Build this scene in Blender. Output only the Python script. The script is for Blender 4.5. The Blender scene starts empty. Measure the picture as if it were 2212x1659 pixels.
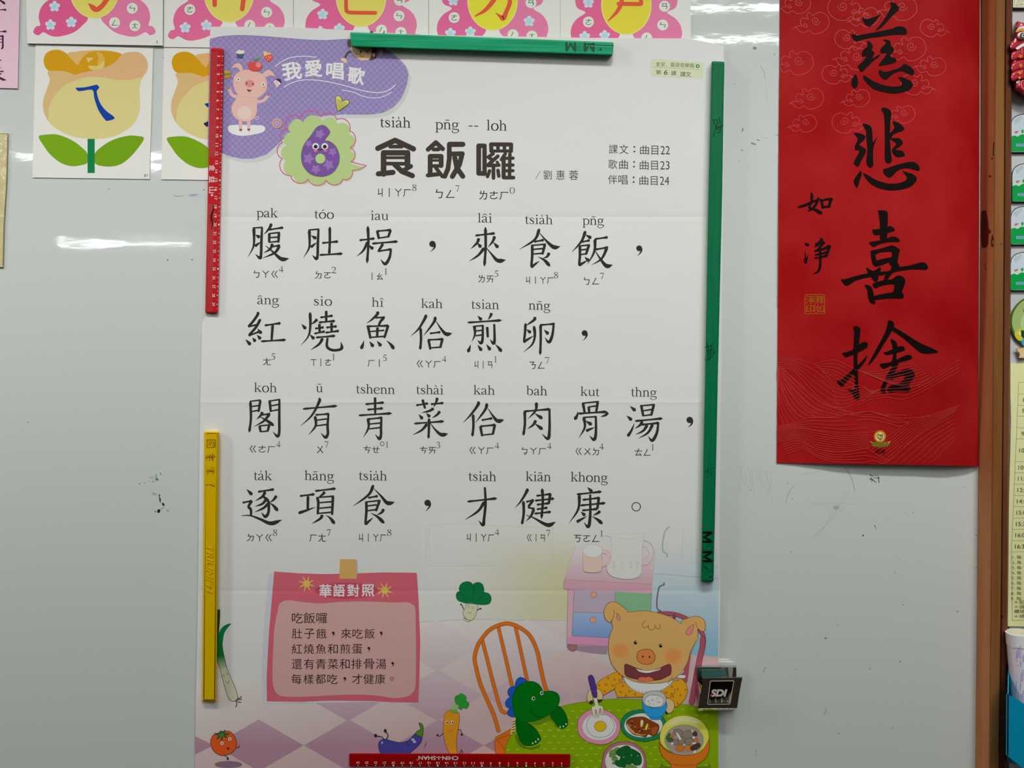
import bpy, math, random
from mathutils import Matrix, Vector
from mathutils.geometry import tessellate_polygon

random.seed(7)
scene = bpy.context.scene
COL = scene.collection
S = 0.00054                 # metres on the board per photograph pixel
W, H = 2212, 1659
LENS = 26.0
D = W * S / 2 * LENS / 18.0  # camera to board
ZC = 1.45

# ------------------------------------------------------------------ camera, world, lamps, exposure
cam = bpy.data.objects.new('camera', bpy.data.cameras.new('camera'))
cam.data.lens = LENS; cam.data.sensor_width = 36.0; cam.data.clip_start = 0.01
cam.location = (0, -D, ZC); cam.rotation_euler = (math.pi / 2, 0, 0)
COL.objects.link(cam); scene.camera = cam

scene.view_settings.view_transform = 'Standard'
scene.view_settings.look = 'None'
scene.view_settings.gamma = 1.0
scene.view_settings.use_curve_mapping = False
scene.view_settings.exposure = 0.0

world = bpy.data.worlds.new('classroom'); scene.world = world; world.use_nodes = True
wt = world.node_tree; wt.nodes.clear()
wo = wt.nodes.new('ShaderNodeOutputWorld'); wb = wt.nodes.new('ShaderNodeBackground')
wc = wt.nodes.new('ShaderNodeTexCoord'); ws = wt.nodes.new('ShaderNodeSeparateXYZ'); wr = wt.nodes.new('ShaderNodeValToRGB')
wm = wt.nodes.new('ShaderNodeMapRange'); wm.inputs['From Min'].default_value = -1; wm.inputs['From Max'].default_value = 1
wt.links.new(wc.outputs['Generated'], ws.inputs[0]); wt.links.new(ws.outputs['Z'], wm.inputs['Value'])
wt.links.new(wm.outputs[0], wr.inputs[0]); wt.links.new(wr.outputs[0], wb.inputs['Color']); wt.links.new(wb.outputs[0], wo.inputs[0])
cr = wr.color_ramp
cr.elements[0].position = 0.0; cr.elements[0].color = (.10, .075, .055, 1)
cr.elements[1].position = 1.0; cr.elements[1].color = (.80, .82, .82, 1)
for pos, c in ((.42, (.13, .10, .08, 1)), (.52, (.30, .29, .27, 1)), (.62, (.55, .56, .55, 1))):
    e = cr.elements.new(pos); e.color = c
wb.inputs['Strength'].default_value = 0.22

def lamp(name, loc, sx, sy, power, target, col=(1, .985, .95)):
    l = bpy.data.lights.new(name, 'AREA'); l.shape = 'RECTANGLE'; l.size = sx; l.size_y = sy
    l.energy = power; l.color = col
    o = bpy.data.objects.new(name, l); o.location = loc
    d = Vector(target) - Vector(loc)
    o.rotation_euler = d.to_track_quat('-Z', 'Y').to_euler()
    COL.objects.link(o)
    return o
# the long lamp above the board, and the ceiling rows further back (twin tubes)
bl_ = lamp('board_lamp', (-.15, -.80, ZC + 1.22), 2.6, .10, 2.95, (-.15, 0, ZC + .095), (.985, 1, .96))
bl_.data.spread = math.radians(38)
for d, x0, x1, pw, ks in ((2.02, .55, 1.75, 3.4, (-.13, .13)), (3.80, -3.05, -1.95, 10, (-.13, .13)), (6.5, -4.5, -3.2, 22, (0,))):
    for k in ks:
        lamp('ceiling_tube', ((x0 + x1) / 2, -d + k, ZC + 1.40), x1 - x0, .04, pw, ((x0 + x1) / 2, -d + k, ZC - 1), (.95, 1, .98))
lamp('fill_panel', (-2.6, -1.0, ZC + 1.25), .3, 1.2, 24, (-1.2, -.3, ZC - .4))     # fill added for the light that comes from the left
lamp('fill_panel', (1.1, -1.5, ZC + 1.25), .3, 1.2, 10, (.9, -.3, ZC - .4))       # fill added behind the camera to brighten the board's right, no known lamp

# ------------------------------------------------------------------ pixels, colours, materials
def P(x, y, h=0.0):
    """point of the scene at height h above the board whose place on the board is photograph pixel x, y"""
    k = (D - h) / D
    return ((x - W / 2) * S * k, -h, ZC - (y - H / 2) * S * k)

EL = [(-100, .66), (50, .72), (200, .78), (420, .81), (700, .74), (1020, .60), (1200, .54), (1350, .485), (1500, .43), (1660, .38)]
def elight(y):
    if y <= EL[0][0]: return EL[0][1]
    for (a, b), (c, d) in zip(EL, EL[1:]):
        if y <= c: return b + (d - b) * (y - a) / (c - a)
    return EL[-1][1]
def lin(c): return c / 12.92 if c <= .04045 else ((c + .055) / 1.055) ** 2.4
def rgb(hx, y=None):
    v = [lin(int(hx[i:i + 2], 16) / 255) for i in (0, 2, 4)]
    if y is not None:   # colour read off the photograph at row y -> surface colour
        k = 7 if y < 1100 else 11
        v = [min(.88, lin(max(0, int(hx[i:i + 2], 16) - k) / 255) / elight(y)) for i in (0, 2, 4)]
    return (*v, 1)

MATS = {}
def new_mat(name):
    m = bpy.data.materials.new(name); m.use_nodes = True
    return m, m.node_tree, m.node_tree.nodes['Principled BSDF']
KINDS = {'paper': (.5, .12), 'card': (.36, .12), 'ink': (.5, .12), 'plastic': (.34, .2), 'matte': (.7, .2), 'gloss': (.14, .5), 'scroll': (.55, .05)}
def fold_bump(nt, b):
    g = nt.nodes.new('ShaderNodeNewGeometry'); sp = nt.nodes.new('ShaderNodeSeparateXYZ')
    nt.links.new(g.outputs['Position'], sp.inputs[0])
    total = None
    def math_(op, a, c):
        n = nt.nodes.new('ShaderNodeMath'); n.operation = op
        for i, v in enumerate((a, c)):
            if hasattr(v, 'is_output'): nt.links.new(v, n.inputs[i])
            elif v is not None: n.inputs[i].default_value = v
        return n.outputs[0]
    for axis, px, amp, wd in (('Z', 470, -1.0, .005), ('Z', 869, .9, .004), ('Z', 1274, -.9, .004), ('X', 1010, .6, .004)):
        v0 = P(px, px)[0] if axis == 'X' else P(0, px)[2]
        d = math_('ABSOLUTE', math_('SUBTRACT', sp.outputs[axis], v0), None)
        for w_, k in ((wd, .3), (.055, 1.1)):
            t = math_('MAXIMUM', math_('SUBTRACT', 1.0, math_('DIVIDE', d, w_)), 0.0)
            t = math_('MULTIPLY', t, amp * k)
            total = t if total is None else math_('ADD', total, t)
    nz = nt.nodes.new('ShaderNodeTexNoise'); nz.inputs['Scale'].default_value = 7; nz.inputs['Detail'].default_value = 2
    nt.links.new(g.outputs['Position'], nz.inputs['Vector'])
    total = math_('ADD', total, math_('MULTIPLY', nz.outputs['Fac'], 2.2))
    bp = nt.nodes.new('ShaderNodeBump'); bp.inputs['Strength'].default_value = .4; bp.inputs['Distance'].default_value = .0016
    nt.links.new(total, bp.inputs['Height']); nt.links.new(bp.outputs[0], b.inputs['Normal'])
def mat(hx, kind='ink', y=None, fold=False):
    yy = None if y is None else int(round(y / 50.0) * 50)
    key = (hx, kind, yy, fold)
    if key in MATS: return MATS[key]
    m, nt, b = new_mat('%s_%s' % (kind, hx))
    b.inputs['Base Color'].default_value = rgb(hx, yy)
    b.inputs['Roughness'].default_value, b.inputs['Specular IOR Level'].default_value = KINDS[kind]
    if fold: fold_bump(nt, b)
    MATS[key] = m
    return m

def link(nt, a, b): nt.links.new(a, b)
def mat_noise(name, c1, c2, scale=(8, 8, 8), rough=.5, spec=.4, detail=4, bump=0, lo=.35, hi=.65):
    m, nt, b = new_mat(name)
    g = nt.nodes.new('ShaderNodeNewGeometry'); mp = nt.nodes.new('ShaderNodeMapping'); mp.inputs['Scale'].default_value = scale
    nz = nt.nodes.new('ShaderNodeTexNoise'); nz.inputs['Scale'].default_value = 1; nz.inputs['Detail'].default_value = detail
    r = nt.nodes.new('ShaderNodeValToRGB'); r.color_ramp.elements[0].color = c1; r.color_ramp.elements[1].color = c2
    r.color_ramp.elements[0].position = lo; r.color_ramp.elements[1].position = hi
    link(nt, g.outputs['Position'], mp.inputs[0]); link(nt, mp.outputs[0], nz.inputs['Vector'])
    link(nt, nz.outputs['Fac'], r.inputs[0]); link(nt, r.outputs[0], b.inputs['Base Color'])
    b.inputs['Roughness'].default_value = rough; b.inputs['Specular IOR Level'].default_value = spec
    if bump:
        bp = nt.nodes.new('ShaderNodeBump'); bp.inputs['Strength'].default_value = bump; bp.inputs['Distance'].default_value = .001
        link(nt, nz.outputs['Fac'], bp.inputs['Height']); link(nt, bp.outputs[0], b.inputs['Normal'])
    return m
def mat_checker(name, c1, c2, size, y):
    m, nt, b = new_mat(name)
    g = nt.nodes.new('ShaderNodeNewGeometry'); mp = nt.nodes.new('ShaderNodeMapping'); mp.inputs['Rotation'].default_value = (0, -.03, 0)
    mp.inputs['Location'].default_value = (0, .003, 0)
    ck = nt.nodes.new('ShaderNodeTexChecker'); ck.inputs['Scale'].default_value = 1 / size
    ck.inputs['Color1'].default_value = rgb(c1, y); ck.inputs['Color2'].default_value = rgb(c2, y)
    link(nt, g.outputs['Position'], mp.inputs[0]); link(nt, mp.outputs[0], ck.inputs['Vector']); link(nt, ck.outputs['Color'], b.inputs['Base Color'])
    b.inputs['Roughness'].default_value = .48; b.inputs['Specular IOR Level'].default_value = .22
    fold_bump(nt, b)
    return m
def mat_fade(name, c_top, c_bot, y_top, y_bot, yref, axis='Z'):
    """a printed blend from one ink colour to another"""
    m, nt, b = new_mat(name)
    g = nt.nodes.new('ShaderNodeNewGeometry'); sp = nt.nodes.new('ShaderNodeSeparateXYZ'); mr = nt.nodes.new('ShaderNodeMapRange')
    r = nt.nodes.new('ShaderNodeValToRGB')
    if axis == 'P':   # along and down the sheet together
        sm = []
        for ax, v0, v1 in (('X', P(y_top[0], 0)[0], P(y_bot[0], 0)[0]), ('Z', P(0, y_top[1])[2], P(0, y_bot[1])[2])):
            q = nt.nodes.new('ShaderNodeMapRange'); q.interpolation_type = 'SMOOTHSTEP'; q.inputs['From Min'].default_value = v0; q.inputs['From Max'].default_value = v1
            link(nt, sp.outputs[ax], q.inputs['Value']); sm.append(q.outputs[0])
        link(nt, g.outputs['Position'], sp.inputs[0]); ml = nt.nodes.new('ShaderNodeMath'); ml.operation = 'MULTIPLY'
        link(nt, sm[0], ml.inputs[0]); link(nt, sm[1], ml.inputs[1]); link(nt, ml.outputs[0], mr.inputs['Value'])
        a, c = 0.0, 1.0
    elif axis == 'D':   # between two points of the sheet
        dt = nt.nodes.new('ShaderNodeVectorMath'); dt.operation = 'DOT_PRODUCT'
        p0, p1 = Vector(P(*y_top)), Vector(P(*y_bot)); d = (p1 - p0).normalized(); dt.inputs[1].default_value = d
        link(nt, g.outputs['Position'], dt.inputs[0]); link(nt, dt.outputs['Value'], mr.inputs['Value'])
        a, c = p0.dot(d), p1.dot(d)
    else:
        link(nt, g.outputs['Position'], sp.inputs[0]); link(nt, sp.outputs[axis], mr.inputs['Value'])
        a, c = (P(0, y_top)[2], P(0, y_bot)[2]) if axis == 'Z' else (P(y_top, 0)[0], P(y_bot, 0)[0])
    mr.inputs['From Min'].default_value = a; mr.inputs['From Max'].default_value = c
    r.color_ramp.elements[0].color = rgb(c_top, yref); r.color_ramp.elements[1].color = rgb(c_bot, yref)
    link(nt, mr.outputs[0], r.inputs[0]); link(nt, r.outputs[0], b.inputs['Base Color'])
    b.inputs['Roughness'].default_value = .48; b.inputs['Specular IOR Level'].default_value = .22
    fold_bump(nt, b)
    return m

# ------------------------------------------------------------------ objects
def tag(o, label, cat, group=None):
    o['label'] = label; o['category'] = cat
    if group: o['group'] = group
    return o
def empty(name, x, y, label, cat, group=None):
    o = bpy.data.objects.new(name, None); COL.objects.link(o)
    o.location = P(x, y); o.empty_display_size = .02
    return tag(o, label, cat, group)
def world_of(o):
    m = Matrix.Translation(o.location)
    return m
def mesh_obj(name, verts, faces, mats, idx=None, parent=None, smooth=False):
    me = bpy.data.meshes.new(name)
    if parent is not None:
        p = parent; off = Vector((0, 0, 0))
        while p is not None: off += Vector(p.location); p = p.parent
    else:
        off = Vector(verts[0]) * 0
        n = len(verts)
        off = Vector((sum(v[0] for v in verts) / n, sum(v[1] for v in verts) / n, sum(v[2] for v in verts) / n))
    me.from_pydata([(v[0] - off[0], v[1] - off[1], v[2] - off[2]) for v in verts], [], faces)
    for m in mats: me.materials.append(m)
    if idx: me.polygons.foreach_set('material_index', idx)
    if smooth: me.polygons.foreach_set('use_smooth', [True] * len(me.polygons))
    me.update()
    o = bpy.data.objects.new(name, me); COL.objects.link(o)
    if parent is not None: o.parent = parent
    else: o.location = off
    return o

def cr_spline(pts, closed=False, n=6):
    if len(pts) < 3 and not closed: return [tuple(p) for p in pts]
    out = []; N = len(pts)
    rng = range(N) if closed else range(N - 1)
    for i in rng:
        p1 = pts[i]; p2 = pts[(i + 1) % N]
        p0 = pts[(i - 1) % N] if (closed or i > 0) else tuple(2 * a - b for a, b in zip(p1, p2))
        p3 = pts[(i + 2) % N] if (closed or i + 2 < N) else tuple(2 * b - a for a, b in zip(p1, p2))
        for k in range(n):
            t = k / n; t2 = t * t; t3 = t2 * t
            out.append(tuple(.5 * (2 * b + (c - a) * t + (2 * a - 5 * b + 4 * c - d) * t2 + (3 * b - a - 3 * c + d) * t3)
                             for a, b, c, d in zip(p0, p1, p2, p3)))
    if not closed: out.append(tuple(pts[-1]))
    return out
def nums(s): return [float(v) for v in s.replace(',', ' ').split()] if isinstance(s, str) else [float(v) for p in s for v in p]
def pairs(s):
    v = nums(s); return list(zip(v[0::2], v[1::2]))
def ell(cx, cy, rx, ry=None, n=28, rot=0):
    ry = rx if ry is None else ry
    c, s = math.cos(rot), math.sin(rot)
    return [(cx + rx * math.cos(a) * c - ry * math.sin(a) * s, cy + rx * math.cos(a) * s + ry * math.sin(a) * c)
            for a in (2 * math.pi * i / n for i in range(n))]
def star(cx, cy, r, ri, n=5, rot=-math.pi / 2):
    return [(cx + (r if i % 2 == 0 else ri) * math.cos(rot + math.pi * i / n), cy + (r if i % 2 == 0 else ri) * math.sin(rot + math.pi * i / n)) for i in range(2 * n)]

PROF = {
 'h': [(0, .45), (.06, .85), (.25, .6), (.6, .6), (.84, .85), (.93, 1.1), (1, .15)],
 'H': [(0, .5), (.5, .55), (1, .6)],
 's': [(0, .35), (.05, 1.15), (.18, .95), (.8, .85), (.93, 1.05), (1, .15)],
 'S': [(0, .6), (.08, .98), (.9, .85), (1, .55)],
 'p': [(0, .45), (.07, 1.15), (.25, .95), (.6, .7), (1, .08)],
 'n': [(0, .2), (.3, .6), (.62, 1.15), (.78, 1.5), (.86, 1.25), (1, .06)],
 'd': [(0, .12), (.45, .85), (.78, 1.3), (.93, .95), (1, .25)],
 'l': [(0, 1), (1, 1)]}
def prof(k, t):
    q = PROF[k]
    for (a, b), (c, d) in zip(q, q[1:]):
        if t <= c: return b + (d - b) * (t - a) / (c - a)
    return q[-1][1]

FONT_CACHE = {}
def glyphs(s, off):
    key = (s, off)
    if key in FONT_CACHE: return FONT_CACHE[key]
    c = bpy.data.curves.new('t', 'FONT'); c.body = s; c.size = 1; c.resolution_u = 4; c.offset = off
    o = bpy.data.objects.new('t', c); COL.objects.link(o); bpy.context.view_layer.update()
    ev = o.evaluated_get(bpy.context.evaluated_depsgraph_get()); m = ev.to_mesh()
    vs = [(v.co.x, v.co.y) for v in m.vertices]; fs = [tuple(p.vertices) for p in m.polygons]
    ev.to_mesh_clear(); bpy.data.objects.remove(o); bpy.data.curves.remove(c)
    FONT_CACHE[key] = (vs, fs)
    return vs, fs

UNIT = 1e-5; DZ = 5e-7   # ink layers: a start height per part and a hair more for every stroke, so no two shapes are coplanar
class Ink:
    """collects printed, painted or inked shapes of one part: polygons, brush strokes and lettering lying on a surface"""
    def __init__(s, surf, yref=None, base=1, kind='ink', fold=False, tf=None):
        s.surf = surf if callable(surf) else (lambda x, y, _h=surf: _h)
        s.y = yref; s.base = base; s.n = 0; s.kind = kind; s.fold = fold
        s.v = []; s.f = []; s.mi = []; s.mats = []; s.tf(*(tf or (0, 0, 1)))
    def tf(s, ox=0, oy=0, sc=1): s.ox, s.oy, s.sc = ox, oy, sc
    def m(s, c):
        mm = mat(c, s.kind, s.y, s.fold) if isinstance(c, str) else c
        if mm not in s.mats: s.mats.append(mm)
        return s.mats.index(mm)
    def q(s, x, y): return (s.ox + x / s.sc, s.oy + y / s.sc)
    def vert(s, x, y, lv):
        X, Y = s.q(x, y); s.v.append(P(X, Y, s.surf(X, Y) + s.base * UNIT + s.n * DZ)); return len(s.v) - 1
    def lvl(s, lv):
        return 0
    def top(s): return int(s.base + s.n * DZ / UNIT) + 2
    def poly(s, pts, c, smooth=True, lv=None, n=5):
        pts = pairs(pts) if isinstance(pts, str) else pts
        if smooth: pts = cr_spline(pts, True, n)
        s.n += 1; mi = s.m(c)
        ids = [s.vert(x, y, lv) for x, y in pts]
        for t in tessellate_polygon([[Vector((x, y, 0)) for x, y in pts]]):
            s.f.append(tuple(ids[i] for i in t)); s.mi.append(mi)
        return pts
    def strip(s, pts, ws, c, lv, cap=False, closed=False):
        s.n += 1; mi = s.m(c); N = len(pts); L = []; R = []
        for i in range(N):
            a = pts[(i - 1) % N] if (closed or i) else pts[i]; b = pts[(i + 1) % N] if (closed or i < N - 1) else pts[i]
            dx, dy = b[0] - a[0], b[1] - a[1]; l = math.hypot(dx, dy) or 1
            nx, ny = -dy / l * ws[i] / 2, dx / l * ws[i] / 2
            L.append(s.vert(pts[i][0] + nx, pts[i][1] + ny, lv)); R.append(s.vert(pts[i][0] - nx, pts[i][1] - ny, lv))
        for i in range(N if closed else N - 1):
            j = (i + 1) % N
            s.f.append((L[i], L[j], R[j], R[i])); s.mi.append(mi)
        if cap:
            for i in (0, N - 1):
                s.n += 1
                ids = [s.vert(x, y, lv) for x, y in ell(pts[i][0], pts[i][1], ws[i] / 2, n=12)]
                s.f.append(tuple(ids)); s.mi.append(mi)
    def line(s, pts, w, c, smooth=True, closed=False, lv=None, cap=True, n=5):
        pts = pairs(pts) if isinstance(pts, str) else pts
        lv = s.lvl(lv)
        if smooth and len(pts) > 2:
            p2 = cr_spline(pts, closed, n)
            s.strip(p2, [w] * len(p2), c, lv, cap and not closed, closed)
        else:
            seq = list(pts) + ([pts[0]] if closed else [])
            for a, b in zip(seq, seq[1:]): s.strip([a, b], [w, w], c, lv, cap)
    def out(s, pts, fill, lc, w, smooth=True):
        pts = pairs(pts) if isinstance(pts, str) else pts
        s.poly(pts, fill, smooth); s.line(pts, w, lc, smooth, True)
    def brush(s, pts3, c, lv=None, cap=True):
        p = cr_spline(pts3, False, 6); lv = s.lvl(lv)
        s.strip([(a[0], a[1]) for a in p], [max(a[2], .05) for a in p], c, lv, cap)
    def kai(s, text, w, c, lv=None):
        """brush strokes of a written character: one letter for the kind of stroke, then the points it runs through"""
        lv = s.lvl(lv)
        for st in text.split(';'):
            st = st.strip()
            if not st: continue
            k, pts = st[0], pairs(st[1:])
            if k == 'o': s.poly(pts, c, True, lv, 3); continue
            if k == 'g':
                ws = [.75] + [.95] * (len(pts) - 3) + [1.1, .06]
                p = cr_spline([(a, b, q) for (a, b), q in zip(pts, ws)], False, 6)
                s.strip([(a[0], a[1]) for a in p], [max(a[2], .05) * w for a in p], c, lv); continue
            p = cr_spline(pts, False, 6)
            if len(p) == 2: p = [(p[0][0] + (p[1][0] - p[0][0]) * i / 12, p[0][1] + (p[1][1] - p[0][1]) * i / 12) for i in range(13)]
            d = [0]
            for a, b in zip(p, p[1:]): d.append(d[-1] + math.hypot(b[0] - a[0], b[1] - a[1]))
            s.strip(p, [w * prof(k, v / d[-1]) for v in d], c, lv, k == 'd')
    def text(s, t, box, c, off=0.0, k=0.0, corners=None, lv=None):
        vs, fs = glyphs(t, 0.0); lv = 0; s.n += 1; mi = s.m(c)
        x0 = min(v[0] for v in vs); x1 = max(v[0] for v in vs); y0 = min(v[1] for v in vs); y1 = max(v[1] for v in vs)
        if corners is None:
            a, b, cc, d = box; dy = k * (cc - a)
            corners = ((a, b), (cc, b + dy), (cc, d + dy), (a, d))
        tl, tr, br, bl = corners; base = len(s.v)
        for x, y in vs:
            u = (x - x0) / (x1 - x0 or 1); v = (y1 - y) / (y1 - y0 or 1)
            X = (1 - u) * (1 - v) * tl[0] + u * (1 - v) * tr[0] + u * v * br[0] + (1 - u) * v * bl[0]
            Y = (1 - u) * (1 - v) * tl[1] + u * (1 - v) * tr[1] + u * v * br[1] + (1 - u) * v * bl[1]
            s.vert(X, Y, lv)
        for f in fs: s.f.append(tuple(base + i for i in f)); s.mi.append(mi)
        if off > 0:   # heavier lettering: a band along every outline edge
            pos = []
            for x, y in vs:
                u = (x - x0) / (x1 - x0 or 1); v = (y1 - y) / (y1 - y0 or 1)
                pos.append(tuple((1 - u) * (1 - v) * tl[j] + u * (1 - v) * tr[j] + u * v * br[j] + (1 - u) * v * bl[j] for j in (0, 1)))
            w = 2 * off * math.hypot(bl[0] - tl[0], bl[1] - tl[1]) / (y1 - y0 or 1); cnt = {}
            for f in fs:
                for a, b in zip(f, f[1:] + f[:1]): cnt[(min(a, b), max(a, b))] = cnt.get((min(a, b), max(a, b)), 0) + 1
            for (a, b), q in cnt.items():
                if q != 1: continue
                pa, pb = pos[a], pos[b]; l = math.hypot(pb[0] - pa[0], pb[1] - pa[1]) or 1; ex, ey = (pb[0] - pa[0]) / l * w * .3, (pb[1] - pa[1]) / l * w * .3
                s.n += .2; s.strip([(pa[0] - ex, pa[1] - ey), (pb[0] + ex, pb[1] + ey)], [w, w], c, 0); s.n -= 1
    def serif(s, word, x0, x1, yb, em, c, k=.02, lv=None):
        lv = s.lvl(lv); x = 0; items = []
        for ch in word:
            if ch in ACC:
                adv, st = GL[prev]; items += [(px + GC.get(prev, adv / 2), q) for q in ACC[ch]]; continue
            adv, st = GL[ch]; items += [(x, q) for q in st]; px = x; prev = ch; x += adv
        lo, hi = min(px + p[0] for px, q in items for p in q), max(px + p[0] for px, q in items for p in q)
        sx = (x1 - x0) / (hi - lo)
        for px, q in items:
            p = cr_spline(q, False, 4) if len(q) > 2 else q
            s.strip([(x0 + (px + a[0] - lo) * sx, yb + k * (px + a[0] - lo) * sx - a[1] * em) for a in p], [a[2] * em * 1.06 for a in p], c, lv, len(q) == 1)
            if len(q) == 1:
                pass
    def build(s, name, parent=None, label=None):
        o = mesh_obj(name, s.v, s.f, s.mats, s.mi, parent)
        if label: o['label'] = label
        return o

# serif letters, as pen strokes x, y, width in em
def _g(adv, *st): return (adv, [[tuple(v) for v in zip(*[iter(nums(q))] * 3)] for q in st])
GL = {
 't': _g(.28, '.12 .58 .02 .115 .43 .07 .115 .12 .075 .14 .03 .06 .20 .01 .04 .27 .06 .02', '.01 .43 .035 .26 .43 .035'),
 's': _g(.39, '.315 .30 .03 .29 .40 .04 .19 .44 .035 .09 .39 .06 .09 .32 .07 .19 .24 .09 .30 .16 .07 .30 .07 .06 .19 .01 .035 .08 .04 .04 .04 .14 .03'),
 'i': _g(.28, '.14 .44 .075 .14 .02 .075', '.03 .015 .03 .25 .015 .03', '.03 .40 .02 .14 .44 .05', '.085 .62 .09 .175 .62 .09'),
 '1': _g(.4, '.22 .66 .07 .22 .02 .07', '.10 .015 .03 .34 .015 .03', '.09 .58 .02 .22 .66 .05'),
 'j': _g(.28, '.14 .44 .075 .14 .02 .075', '.03 .015 .03 .25 .015 .03', '.03 .40 .02 .14 .44 .05'),
 'a': _g(.44, '.06 .33 .08 .09 .41 .05 .19 .44 .035 .28 .40 .06 .30 .30 .075 .30 .12 .075 .32 .03 .06 .38 .02 .03 .43 .06 .02', '.30 .27 .03 .16 .20 .04 .06 .13 .07 .07 .04 .07 .15 .02 .045 .24 .05 .03 .30 .11 .03'),
 'h': _g(.5, '.11 .67 .07 .11 .02 .075', '.01 .63 .02 .11 .67 .05', '.01 .015 .03 .21 .015 .03', '.12 .35 .03 .21 .425 .045 .30 .43 .055 .37 .34 .075 .38 .2 .075 .38 .02 .075', '.28 .015 .03 .48 .015 .03'),
 'n': _g(.5, '.11 .44 .07 .11 .02 .075', '.01 .40 .02 .11 .44 .05', '.01 .015 .03 .21 .015 .03', '.12 .35 .03 .21 .425 .045 .30 .43 .055 .37 .34 .075 .38 .2 .075 .38 .02 .075', '.28 .015 .03 .48 .015 .03'),
 'p': _g(.5, '.12 .44 .07 .12 -.2 .075', '.01 .40 .02 .12 .44 .05', '.01 -.2 .03 .24 -.2 .03', '.13 .36 .03 .21 .43 .045 .31 .42 .05 .42 .33 .075 .44 .21 .08 .41 .08 .07 .31 .01 .04 .21 .02 .035 .13 .08 .03'),
 'b': _g(.5, '.10 .67 .07 .10 .03 .07', '.0 .63 .02 .10 .67 .05', '.11 .36 .03 .19 .43 .045 .29 .42 .05 .40 .33 .075 .42 .21 .08 .39 .08 .07 .29 .01 .04 .19 .02 .035 .11 .08 .03'),
 'g': _g(.49, '.22 .44 .035 .11 .40 .065 .08 .30 .075 .11 .20 .06 .22 .16 .035 .32 .20 .065 .35 .30 .075 .31 .40 .06 .22 .44 .035', '.30 .415 .03 .47 .42 .04', '.13 .18 .03 .07 .10 .04 .10 .04 .05 .22 .02 .05 .38 .0 .06 .43 -.07 .06 .37 -.16 .04 .22 -.21 .035 .09 -.18 .045 .04 -.11 .045 .10 -.01 .03'),
 'k': _g(.5, '.11 .67 .07 .11 .02 .075', '.01 .63 .02 .11 .67 .05', '.01 .015 .03 .21 .015 .03', '.15 .20 .03 .36 .42 .03', '.27 .435 .03 .46 .435 .03', '.22 .27 .06 .41 .03 .085', '.30 .015 .03 .5 .015 .03'),
 'o': _g(.5, '.25 .445 .035 .12 .39 .07 .06 .22 .085 .12 .06 .07 .25 0 .035 .38 .06 .07 .44 .22 .085 .38 .39 .07 .25 .445 .035'),
 'u': _g(.5, '.11 .44 .07 .11 .14 .075 .16 .04 .06 .24 .02 .045 .33 .07 .03 .39 .12 .03', '.02 .43 .03 .11 .43 .03', '.39 .44 .07 .39 .02 .075', '.29 .43 .03 .39 .43 .03', '.39 .02 .03 .48 .04 .03'),
 'e': _g(.44, '.07 .26 .03 .38 .27 .03', '.385 .27 .05 .36 .38 .06 .24 .445 .035 .10 .38 .065 .05 .22 .08 .10 .07 .075 .22 .01 .05 .34 .04 .04 .41 .13 .025'),
 'l': _g(.28, '.14 .67 .07 .14 .02 .075', '.03 .015 .03 .25 .015 .03', '.03 .63 .02 .14 .67 .05'),
 '-': _g(.38, '.04 .2 .055 .31 .2 .055'),
 '0': _g(.5, '.25 .67 .03 .12 .58 .06 .08 .33 .075 .12 .08 .06 .25 0 .03 .38 .08 .06 .42 .33 .075 .38 .58 .06 .25 .67 .03'),
 '2': _g(.5, '.06 .50 .05 .10 .62 .05 .22 .66 .05 .35 .60 .07 .37 .47 .075 .28 .28 .05 .07 .03 .04', '.07 .03 .07 .42 .035 .07', '.42 .03 .05 .45 .13 .02'),
 '3': _g(.5, '.07 .55 .04 .14 .64 .045 .25 .66 .05 .35 .59 .07 .34 .46 .06 .20 .37 .035', '.20 .37 .035 .34 .32 .06 .40 .20 .075 .35 .07 .06 .22 .01 .04 .10 .02 .06 .06 .06 .06'),
 '4': _g(.5, '.34 .66 .05 .34 .0 .075', '.34 .66 .03 .04 .20 .03', '.03 .19 .06 .47 .19 .06'),
 '5': _g(.5, '.16 .65 .075 .42 .65 .07', '.17 .65 .03 .11 .41 .03', '.11 .41 .05 .24 .40 .05 .37 .32 .075 .39 .18 .075 .32 .06 .06 .20 .01 .04 .07 .03 .06'),
 '7': _g(.5, '.06 .64 .075 .44 .64 .06', '.06 .64 .03 .04 .53 .02', '.44 .65 .03 .32 .32 .05 .22 .0 .06'),
 '8': _g(.5, '.25 .66 .03 .13 .61 .06 .12 .50 .07 .20 .40 .07 .34 .28 .075 .40 .15 .07 .34 .04 .05 .25 .0 .03 .13 .03 .06 .08 .14 .065 .15 .29 .04 .30 .39 .035 .38 .50 .06 .36 .60 .055 .25 .66 .03')}
GC = {'a': .2, 'n': .25, 'u': .25, 'j': .14, 'o': .25}
ACC = {'|': [[(0, .68, .05), (0, .53, .05)]], '_': [[(-.13, .585, .045), (.13, .585, .045)]], '/': [[(-.03, .53, .04), (.09, .65, .06)]],
       '\\': [[(-.09, .65, .06), (.03, .53, .04)]], '^': [[(-.13, .52, .03), (0, .63, .05)], [(0, .63, .05), (.13, .52, .03)]]}

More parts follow.
